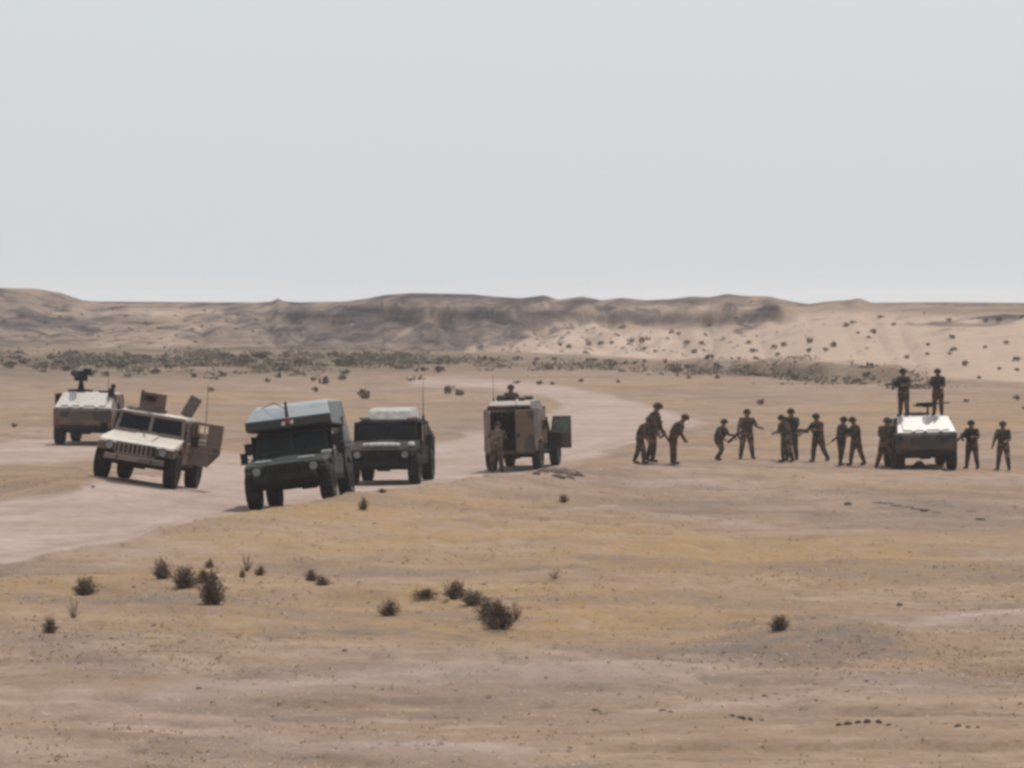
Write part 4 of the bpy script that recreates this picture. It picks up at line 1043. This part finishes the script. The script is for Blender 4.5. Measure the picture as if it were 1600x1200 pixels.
def near_shrub(px, py, wpx, hpx, proto, label, group=None, name='dry_shrub'):
    loc = hit(px, py); k = loc.y / F
    r = empty(name, loc - Vector((0, 0, .01)), (0, 0, random.uniform(0, 6.28)))
    w = wpx * k; h = hpx * k
    r.scale = (w, w, h / .62)
    for nm, md in zip(('stems', 'foliage'), PROTO[proto]):
        o = bpy.data.objects.new(nm, md); COL.objects.link(o); o.parent = r
    return tag(r, label, 'shrub', group)
NEAR = [
 (252,905,34,34,0,'dark rounded shrub, leftmost of the left foreground cluster'),
 (286,918,46,36,1,'wide dark shrub in the middle of the left foreground cluster'),
 (330,945,46,56,1,'tall dark shrub, largest and nearest of the left foreground cluster'),
 (318,912,30,24,1,'small grey shrub squeezed behind the tallest one of the left cluster'),
 (327,888,18,15,2,'tiny dark shrub just above the left foreground cluster'),
 (385,893,22,28,4,'thin upright shrub right of the left foreground cluster'),
 (378,903,12,14,2,'tiny brown shrub at the foot of the thin upright one'),
 (406,900,18,18,2,'small round reddish brown shrub beside the thin upright one'),
 (134,930,42,30,1,'lone dark shrub on the yellow slope below the track'),
 (114,966,22,30,4,'sparse thin stalky shrub below the lone dark shrub on the left'),
 (76,990,26,26,1,'small dark shrub near the left edge of the picture'),
 (485,908,22,20,1,'left half of a small shrub pair in the middle foreground'),
 (503,915,30,16,2,'right, browner half of a small shrub pair in the middle foreground'),
 (608,963,36,28,2,'lone round brown shrub between the left and middle clusters'),
 (665,932,40,14,2,'low flat brown shrub at the upper left end of the middle row'),
 (712,936,44,30,0,'second shrub of the slanting middle row'),
 (738,947,44,24,0,'third shrub of the slanting middle row'),
 (762,966,44,34,0,'shrub just behind the largest one of the middle row'),
 (780,982,62,46,1,'largest shrub of the picture, lower right end of the middle row'),
 (806,970,20,32,4,'upright twiggy shrub at the right of the largest one'),
 (868,905,22,16,4,'faint thin shrub on the yellow ground right of the middle row'),
 (1220,985,34,26,1,'small lone shrub behind the gravel hump on the right'),
 (568,797,18,20,2,'small brown shrub on the bank below the second parked truck'),
 (597,770,16,8,2,'tiny low shrub on the crest in front of the second parked truck'),
 (881,785,18,14,0,'small dark shrub on open ground below the brown wagon'),
]
for a in NEAR: near_shrub(*a)

ZN = [(80,'near the left edge'),(200,'above the truck with the launcher'),(320,'above the tan truck'),(400,'between the tan truck and the ambulance'),(540,'above the ambulance'),(680,'above the truck behind the ambulance'),(760,'left of the wagon'),(880,'above the brown wagon'),
      (1000,'just left of the row of people'),(1120,'above the stooping people'),(1250,'above the middle of the row of people'),(1370,'left of the people on the truck roof'),(1480,'above the right-hand truck'),(9999,'near the right edge')]
SZ = {'d': 'dark', 'g': 'olive green', 'b': 'brown'}
def far_shrub(px, py, wpx, hpx, kind, label, group, ymin=170, name='scrub_bush'):
    label = ('%s %s bush %s, %s' % ('big' if wpx > 26 else 'small' if wpx < 11 else 'low', SZ[kind], label, [z for lim, z in ZN if px < lim][0]))
    loc = hit(px, py, ymin); k = loc.y / F
    o = bpy.data.objects.new(name, random.choice(FARP[kind])); COL.objects.link(o)
    o.location = loc; o.rotation_euler = (0, 0, random.uniform(0, 6.28)); o.scale = (wpx * k / .9, wpx * k / .9, hpx * k / .6)
    return tag(o, label, 'shrub', group)
G1 = 'scrub bushes on the plain left of the track'
for px, py, w, k in [(416,597,12,'d'),(494,613,14,'d'),(437,590,14,'d'),(510,600,22,'d'),(539,594,18,'g'),(491,596,12,'g'),(242,584,14,'d'),(302,590,12,'d'),(345,589,16,'d'),(145,588,12,'b'),(165,588,14,'b'),(200,590,12,'g'),(330,612,12,'b'),(566,624,28,'b'),(22,668,12,'b'),(640,690,8,'b')]:
    far_shrub(px, py, w, w * .75, k, 'on the pale plain', G1)
G2 = 'scrub bushes beside the far bend of the track'
for px, py, w, k in [(703,616,22,'b'),(716,618,18,'d'),(687,582,20,'d'),(663,580,14,'d'),(652,581,10,'d'),(808,600,10,'d'),(845,601,12,'d'),(862,601,9,'d'),(909,597,10,'d'),(1190,632,14,'d'),(965,598,9,'d'),(1075,592,10,'d'),(1122,592,10,'d'),(1590,625,14,'d'),(1510,630,10,'b'),(1600,640,8,'b')]:
    far_shrub(px, py, w, w * .75, k, 'by the track bend', G2)
G3 = 'green scrub belt at the foot of the left hills'
rg = random.Random(5)
belt = [(182,572,38,'g'),(30,566,30,'g'),(100,580,24,'b'),(220,560,24,'g'),(290,572,24,'g'),(392,568,22,'d'),(435,580,50,'g'),(470,572,30,'b'),(400,560,50,'b'),(352,560,30,'b'),(250,566,26,'g'),(320,572,26,'d'),(537,585,20,'g'),(535,572,40,'g'),(560,568,24,'g'),(600,566,18,'g')]
for _ in range(105):
    p_ = rg.uniform(-60, 640); belt.append((p_, rg.triangular(552, 588, 562) - (4 if p_ > 450 else 0), rg.uniform(10, 26), rg.choice('ggdbb')))
for px, py, w, k in belt:
    far_shrub(px, py, w, w * rg.uniform(.28, .5), k, 'in the scrub belt', G3, 230)
G4 = 'scrub belt along the foot of the middle and right bluffs'
for _ in range(48):
    px = rg.uniform(600, 1440); py = np.interp(px, [600, 850, 1100, 1300, 1440], [562, 572, 578, 592, 600]) + rg.uniform(-9, 7)
    far_shrub(px, py, rg.uniform(9, 20), rg.uniform(5, 11), rg.choice('ddgb'), 'under the bluffs', G4, 230)
G5 = 'bushes dotted over the pale right slope'
for px, py, w in [(1073,540,12),(1086,552,12),(1110,562,16),(1096,540,12),(1170,538,10),(1178,551,12),(1210,546,12),(1226,541,12),(1265,536,14),(1303,542,14),(1290,549,10),(1265,551,12),(1321,511,12),(1333,506,9),(1366,522,14),(1358,529,8),(1397,509,9),(1376,497,9),
                  (1487,530,12),(1491,549,12),(1484,555,8),(1450,541,8),(1509,572,14),(1561,503,14),(1540,504,10),(1483,503,10),(1572,538,10),(1599,498,12),(1588,565,14),(1590,580,10),(1450,555,8),(1418,560,10),(1562,578,8),(1340,522,7),
                  (875,541,9),(890,544,10),(920,541,11),(940,539,11),(955,538,9),(985,535,12),(1003,535,14),(1010,532,10),(1005,548,10),(1025,551,8),(1050,522,9),(1110,510,9),(1150,503,9),(1060,524,9),(1155,562,8),(1180,562,9),(1215,556,9),(1540,545,9),(1465,590,10),(1530,592,8)]:
    far_shrub(px, py, w, w * .8, 'd' if rg.random() < .7 else 'b', 'on the sandy slope', G5, 230)
G6 = 'bushes speckling the left hillside'
for _ in range(40):
    px = rg.uniform(-30, 440); py = rg.uniform(480, 540)
    far_shrub(px, py, rg.uniform(4, 9), rg.uniform(3, 5), rg.choice('db'), 'on the hillside', G6, 230)

# ------------------------------------------------------------------ stones and clods
M_STONE = simple('dark_stone', (0.165, 0.130, 0.110), 0.9, 0.3, 0, 0.35, 6, 0.5)
M_CLOD = simple('earth_clod', (0.175, 0.130, 0.105), 0.95, 0.2, 0, 0.35, 5, 0.6)
M_LEDGESHADE = simple('ledge_shadow_earth', (0.105, 0.080, 0.064), 0.95, 0.2, 0, 0.35, 6, 0.6)  # darker than the clods: edge shadow of small ledges put into colour
def stone_mesh(seed, mat, name='stone'):
    rg = random.Random(seed); bm = bmesh.new(); bmesh.ops.create_icosphere(bm, subdivisions=2, radius=.5)
    for v_ in bm.verts:
        v_.co *= 1 + rg.uniform(-.16, .16)
        for ax in (Vector((.6, .3, .7)), Vector((-.7, .5, .3)), Vector((.1, -.8, .4)), Vector((-.3, -.3, .9))):
            ax = ax.normalized(); d = v_.co.dot(ax)
            if d > .36: v_.co -= ax * (d - .36) * .8
    me = bpy.data.meshes.new(name); bm.to_mesh(me); bm.free(); me.materials.append(mat); return me
STM = [stone_mesh(i, M_STONE) for i in range(4)]; CLM = [stone_mesh(10 + i, M_CLOD) for i in range(3)]; LDM = [stone_mesh(20 + i, M_LEDGESHADE) for i in range(3)]
def stone(px, py, w, h, label, group=None, ms=STM, name='stone', parent=None, depth=None, ymin=44):
    loc = hit(px, py, ymin); k = loc.y / F
    o = bpy.data.objects.new(name, random.choice(ms)); COL.objects.link(o)
    o.scale = (w * k, (depth or w * .8) * k, h * k * 1.5); o.rotation_euler = (0, 0, random.uniform(-.4, .4))
    if parent: o.parent = parent; o.location = loc - parent.location
    else: o.location = loc; tag(o, label, name.replace('_', ' '), group)
    return o
stone(1406, 948, 11, 9, 'lone small black stone on the yellow ground at the right')
stone(1131, 1022, 10, 6, 'small dark stone at the left foot of the gravel hump')
stone(240, 981, 10, 5, 'small dark stone on bare ground below the left shrub cluster')
stone(208, 919, 7, 5, 'tiny dark stone right of the lone shrub on the left')
stone(538, 1018, 10, 6, 'small dark stone left of centre in the foreground')
stone(1325, 788, 12, 7, 'small flat stone left of the stony ledge on the right')
stone(145, 762, 8, 5, 'small stone at the foot of the left sandy rise beside the tan truck', ms=CLM)
rp_ = empty('earth_pile', hit(878, 739, 110)); tag(rp_, 'small pile of brown earth and stones on the crest below the brown wagon', 'earth pile')
for px, py, w, h in [(862,738,36,12),(880,740,46,15),(895,742,26,13),(848,737,22,8),(905,744,16,9),(872,745,24,8),(889,747,20,8),(838,740,14,6)]:
    stone(px, py, w, h, None, ms=CLM, parent=rp_, ymin=110)
G7 = 'dark stones along the ledge on the right'
for i, (px, py, w, h) in enumerate([(1374,787,14,8),(1388,788,18,9),(1402,791,16,8),(1416,793,18,9),(1431,797,12,6),(1447,798,14,6),(1462,801,12,6),(1385,796,10,5),(1532,812,12,5),(1566,822,12,5),(1518,800,10,5)]):
    wh = 'left part' if px < 1410 else 'right part' if px < 1480 else 'scattered far right end'
    stone(px, py, w * 1.5, h * .7, '%s stone in the %s of the stony ledge below the right-hand truck' % ('broad' if w > 15 else 'small', wh), G7)
G8 = 'earth ledges painted shadow-dark near the bottom edge'
for px, py, w, h in [(1036,1112,14,5),(1048,1114,9,4),(1144,1121,12,6),(1158,1123,16,6),(1172,1126,10,5),(1190,1127,8,4),(1312,1136,12,6),(1326,1134,16,7),(1342,1132,10,6),(1356,1131,14,8),(1374,1132,12,8),(1390,1134,9,4),(1498,1137,14,6),(1514,1138,10,5),(1529,1139,8,4),(930,1112,12,6),(1195,1090,10,4),(310,1078,12,4)]:
    wh = 'left of' if px < 1100 else 'at the left end of' if px < 1250 else 'in the middle of' if px < 1450 else 'at the right end of'
    stone(px, py, w, h, '%s earth clod coloured as edge shadow %s the clod line at the bottom' % ('larger' if w > 11 else 'small', wh), G8, LDM, 'earth_clod', depth=w * .8)

# ------------------------------------------------------------------ ground cover: grass tufts and pebbles (uncountable)
def scatter(name, mat, n, seed, maker, dens, y0=46, y1=135):
    rs = np.random.RandomState(seed)
    u = rs.rand(n); Y = 1.0 / (1 / y0 - u * (1 / y0 - 1 / y1)); X = (rs.rand(n) * 1.12 - .56) * 1600 / F * Y
    keep = dens(X, Y, rs)
    X, Y = X[keep], Y[keep]; Z = terrain(X, Y)
    return maker(name, mat, X, Y, Z, rs)
def tufts(name, mat, X, Y, Z, rs):
    n = len(X); k = 4
    bx = np.repeat(X, k) + rs.normal(0, .03, n * k); by = np.repeat(Y, k) + rs.normal(0, .03, n * k); bz = np.repeat(Z, k) - .01
    h = rs.uniform(.015, .05, n * k); a = rs.uniform(0, 6.28, n * k); w = rs.uniform(.010, .022, n * k)
    co = np.stack([np.stack([bx - w * np.cos(a), by - w * np.sin(a), bz], 1), np.stack([bx + w * np.cos(a), by + w * np.sin(a), bz], 1),
                   np.stack([bx + rs.normal(0, .03, n * k), by + rs.normal(0, .03, n * k), bz + h], 1)], 1).reshape(-1, 3)
    return raw_mesh(name, mat, co, np.arange(len(co)).reshape(-1, 3))
def pebbles(name, mat, X, Y, Z, rs):
    n = len(X); r = np.minimum(rs.gamma(2.0, .006, n) + .008, .030)
    d = np.array([(1, 0, 0), (0, 1, 0), (-1, 0, 0), (0, -1, 0), (0, 0, .8)])
    a = rs.uniform(0, 6.28, n); c, s = np.cos(a), np.sin(a)
    P = np.stack([d[:, 0] * c[:, None] - d[:, 1] * s[:, None], d[:, 0] * s[:, None] + d[:, 1] * c[:, None], np.repeat(d[None, :, 2], n, 0)], 2) * (r[:, None, None] * rs.uniform(.7, 1.3, (n, 5, 1)))
    co = (P + np.stack([X, Y, Z], 1)[:, None, :]).reshape(-1, 3)
    f = np.array([(0, 1, 4), (1, 2, 4), (2, 3, 4), (3, 0, 4)])
    return raw_mesh(name, mat, co, (f[None] + np.arange(n)[:, None, None] * 5).reshape(-1, 3))
def raw_mesh(name, mat, co, tris):
    me = bpy.data.meshes.new(name)
    me.vertices.add(len(co)); me.vertices.foreach_set('co', co.astype(np.float32).ravel())
    me.loops.add(tris.size); me.loops.foreach_set('vertex_index', tris.ravel().astype(np.int32))
    me.polygons.add(len(tris)); me.polygons.foreach_set('loop_start', (np.arange(len(tris)) * 3).astype(np.int32)); me.polygons.foreach_set('loop_total', np.full(len(tris), 3, np.int32))
    me.update(calc_edges=True); me.materials.append(mat)
    o = bpy.data.objects.new(name, me); COL.objects.link(o); return o
M_GRASS = simple('dry_grass_blades', (0.40, 0.29, 0.155), 0.9, 0.2, 0, 0.35, 2)
M_PEB = simple('pebbles', (0.26, 0.205, 0.17), 0.9, 0.3, 0, 0.5, 3)
def dens_grass(X, Y, rs):
    px = px_of(X, Y); z0 = z_base(X, Y); pe = 470 + (EYE - z0) * F / Y
    rd = road_mask(px, pe, X, Y)
    return (rs.rand(len(X)) < .25 + .75 * sstep(-.1, .5, fbm(X, Y, 5, 3, 201))) & (rd < .15) & ((pe < 1050) | (rs.rand(len(X)) < .3))
def dens_peb(X, Y, rs):
    px = px_of(X, Y); z0 = z_base(X, Y); pe = 470 + (EYE - z0) * F / Y
    rd = road_mask(px, pe, X, Y)
    return (rs.rand(len(X)) < .12 + .9 * sstep(.0, .6, fbm(X * .6, Y, 3.5, 4, 111))) & (rd < .2)
tag(scatter('dry_grass', M_GRASS, 16000, 3, tufts, dens_grass), 'short dry yellow grass over the foreground slope', 'grass', kind='stuff')
tag(scatter('gravel', M_PEB, 14000, 4, pebbles, dens_peb), 'loose grey brown gravel over the bare foreground', 'gravel', kind='stuff')

# broken rock on the bluff faces
rs = np.random.RandomState(91); n = 5200
p_ = rs.uniform(-150, 1750, n); s_ = rs.uniform(.10, .80, n)
yb_ = np.interp(p_, BPX, BYB); yt_ = np.interp(p_, BPX, BYT); Rr_ = yb_ + s_ * (yt_ - yb_); a_ = (p_ - 800) / F
w_ = np.interp(p_, [0, 380, 450, 1150, 1260, 1600], [.3, .4, 1, .5, .04, .03]) * (.25 + .75 * sstep(-.1, .5, fbm(p_, s_ * 90, 26, 3, 191)))
kp = rs.rand(n) < w_; X_, Y_ = (Rr_ * np.sin(a_))[kp], (Rr_ * np.cos(a_))[kp]; Z_ = terrain(X_, Y_); n = len(X_)
r_ = rs.gamma(2.2, .07, n) + .08; d = np.array([(1, 0, -.2), (0, 1, -.2), (-1, 0, -.2), (0, -1, -.2), (0, 0, .7)])
P_ = d[None] * r_[:, None, None] * rs.uniform(.6, 1.5, (n, 5, 3)) + np.stack([X_, Y_, Z_], 1)[:, None, :]
fq = np.array([(0, 1, 4), (1, 2, 4), (2, 3, 4), (3, 0, 4)])
tag(raw_mesh('bluff_rubble', simple('bluff_rock', (0.130, 0.105, 0.100), 0.95, 0.05, 0, .45, .3), P_.reshape(-1, 3), (fq[None] + np.arange(n)[:, None, None] * 5).reshape(-1, 3)), 'broken dark rock strewn over the bluff faces', 'rubble', kind='stuff')
# the low growth between the bushes of the far belts
rs = np.random.RandomState(77); cs = []
for pxr, pyf, spread, n in (((-120, 660), lambda p: 566 + 0 * p, 14, 480), ((560, 1460), lambda p: np.interp(p, [560, 850, 1100, 1300, 1440], [561, 575, 583, 595, 603]), 5, 170)):
    p_ = rs.uniform(pxr[0], pxr[1], n); e_ = pyf(p_) + rs.normal(0, spread * .6, n)
    keep = fbm(p_, e_ * 4, 50, 3, 181) > -.02; p_ = p_[keep]; e_ = e_[keep]
    Yc = (EYE + .35) * F / (e_ - 470); cs.append(np.stack([(p_ - 800) / F * Yc, Yc], 1))
cs = np.concatenate(cs); k = 34
cz = terrain(cs[:, 0], cs[:, 1]); rad = np.repeat(rs.gamma(3, .16, len(cs)) + .25, k)
nn = len(cs) * k
c3 = np.stack([np.repeat(cs[:, 0], k) + rs.normal(0, 1, nn) * rad, np.repeat(cs[:, 1], k) + rs.normal(0, 1, nn) * rad, np.repeat(cz, k) + np.abs(rs.normal(0, .34, nn)) * rad], 1)
tri = (c3[:, None, :] + rs.normal(0, .11, (nn, 3, 3))).reshape(-1, 3)
tag(raw_mesh('low_scrub', simple('low_scrub_foliage', (0.165, 0.138, 0.100), 0.9, 0.1, 0, 0.45, .15), tri, np.arange(len(tri)).reshape(-1, 3)), 'continuous low olive scrub along the foot of the hills', 'scrub', kind='stuff')

# ------------------------------------------------------------------ air
hz = MB(); hz.box(-3300, 3300, -3300, 3300, -5, 13.5)
mh = bpy.data.materials.new('dusty_air'); mh.use_nodes = True; nt = mh.node_tree; nt.nodes.clear()
ho = nt.nodes.new('ShaderNodeOutputMaterial'); pv = nt.nodes.new('ShaderNodeVolumePrincipled')
pv.inputs['Color'].default_value = (0.93, 0.93, 0.95, 1); pv.inputs['Density'].default_value = 0.00022; pv.inputs['Anisotropy'].default_value = 0.3
nt.links.new(pv.outputs[0], ho.inputs['Volume'])
o = hz.build('haze', mh); tag(o, 'thin dusty air over the whole plain', None, kind='stuff')
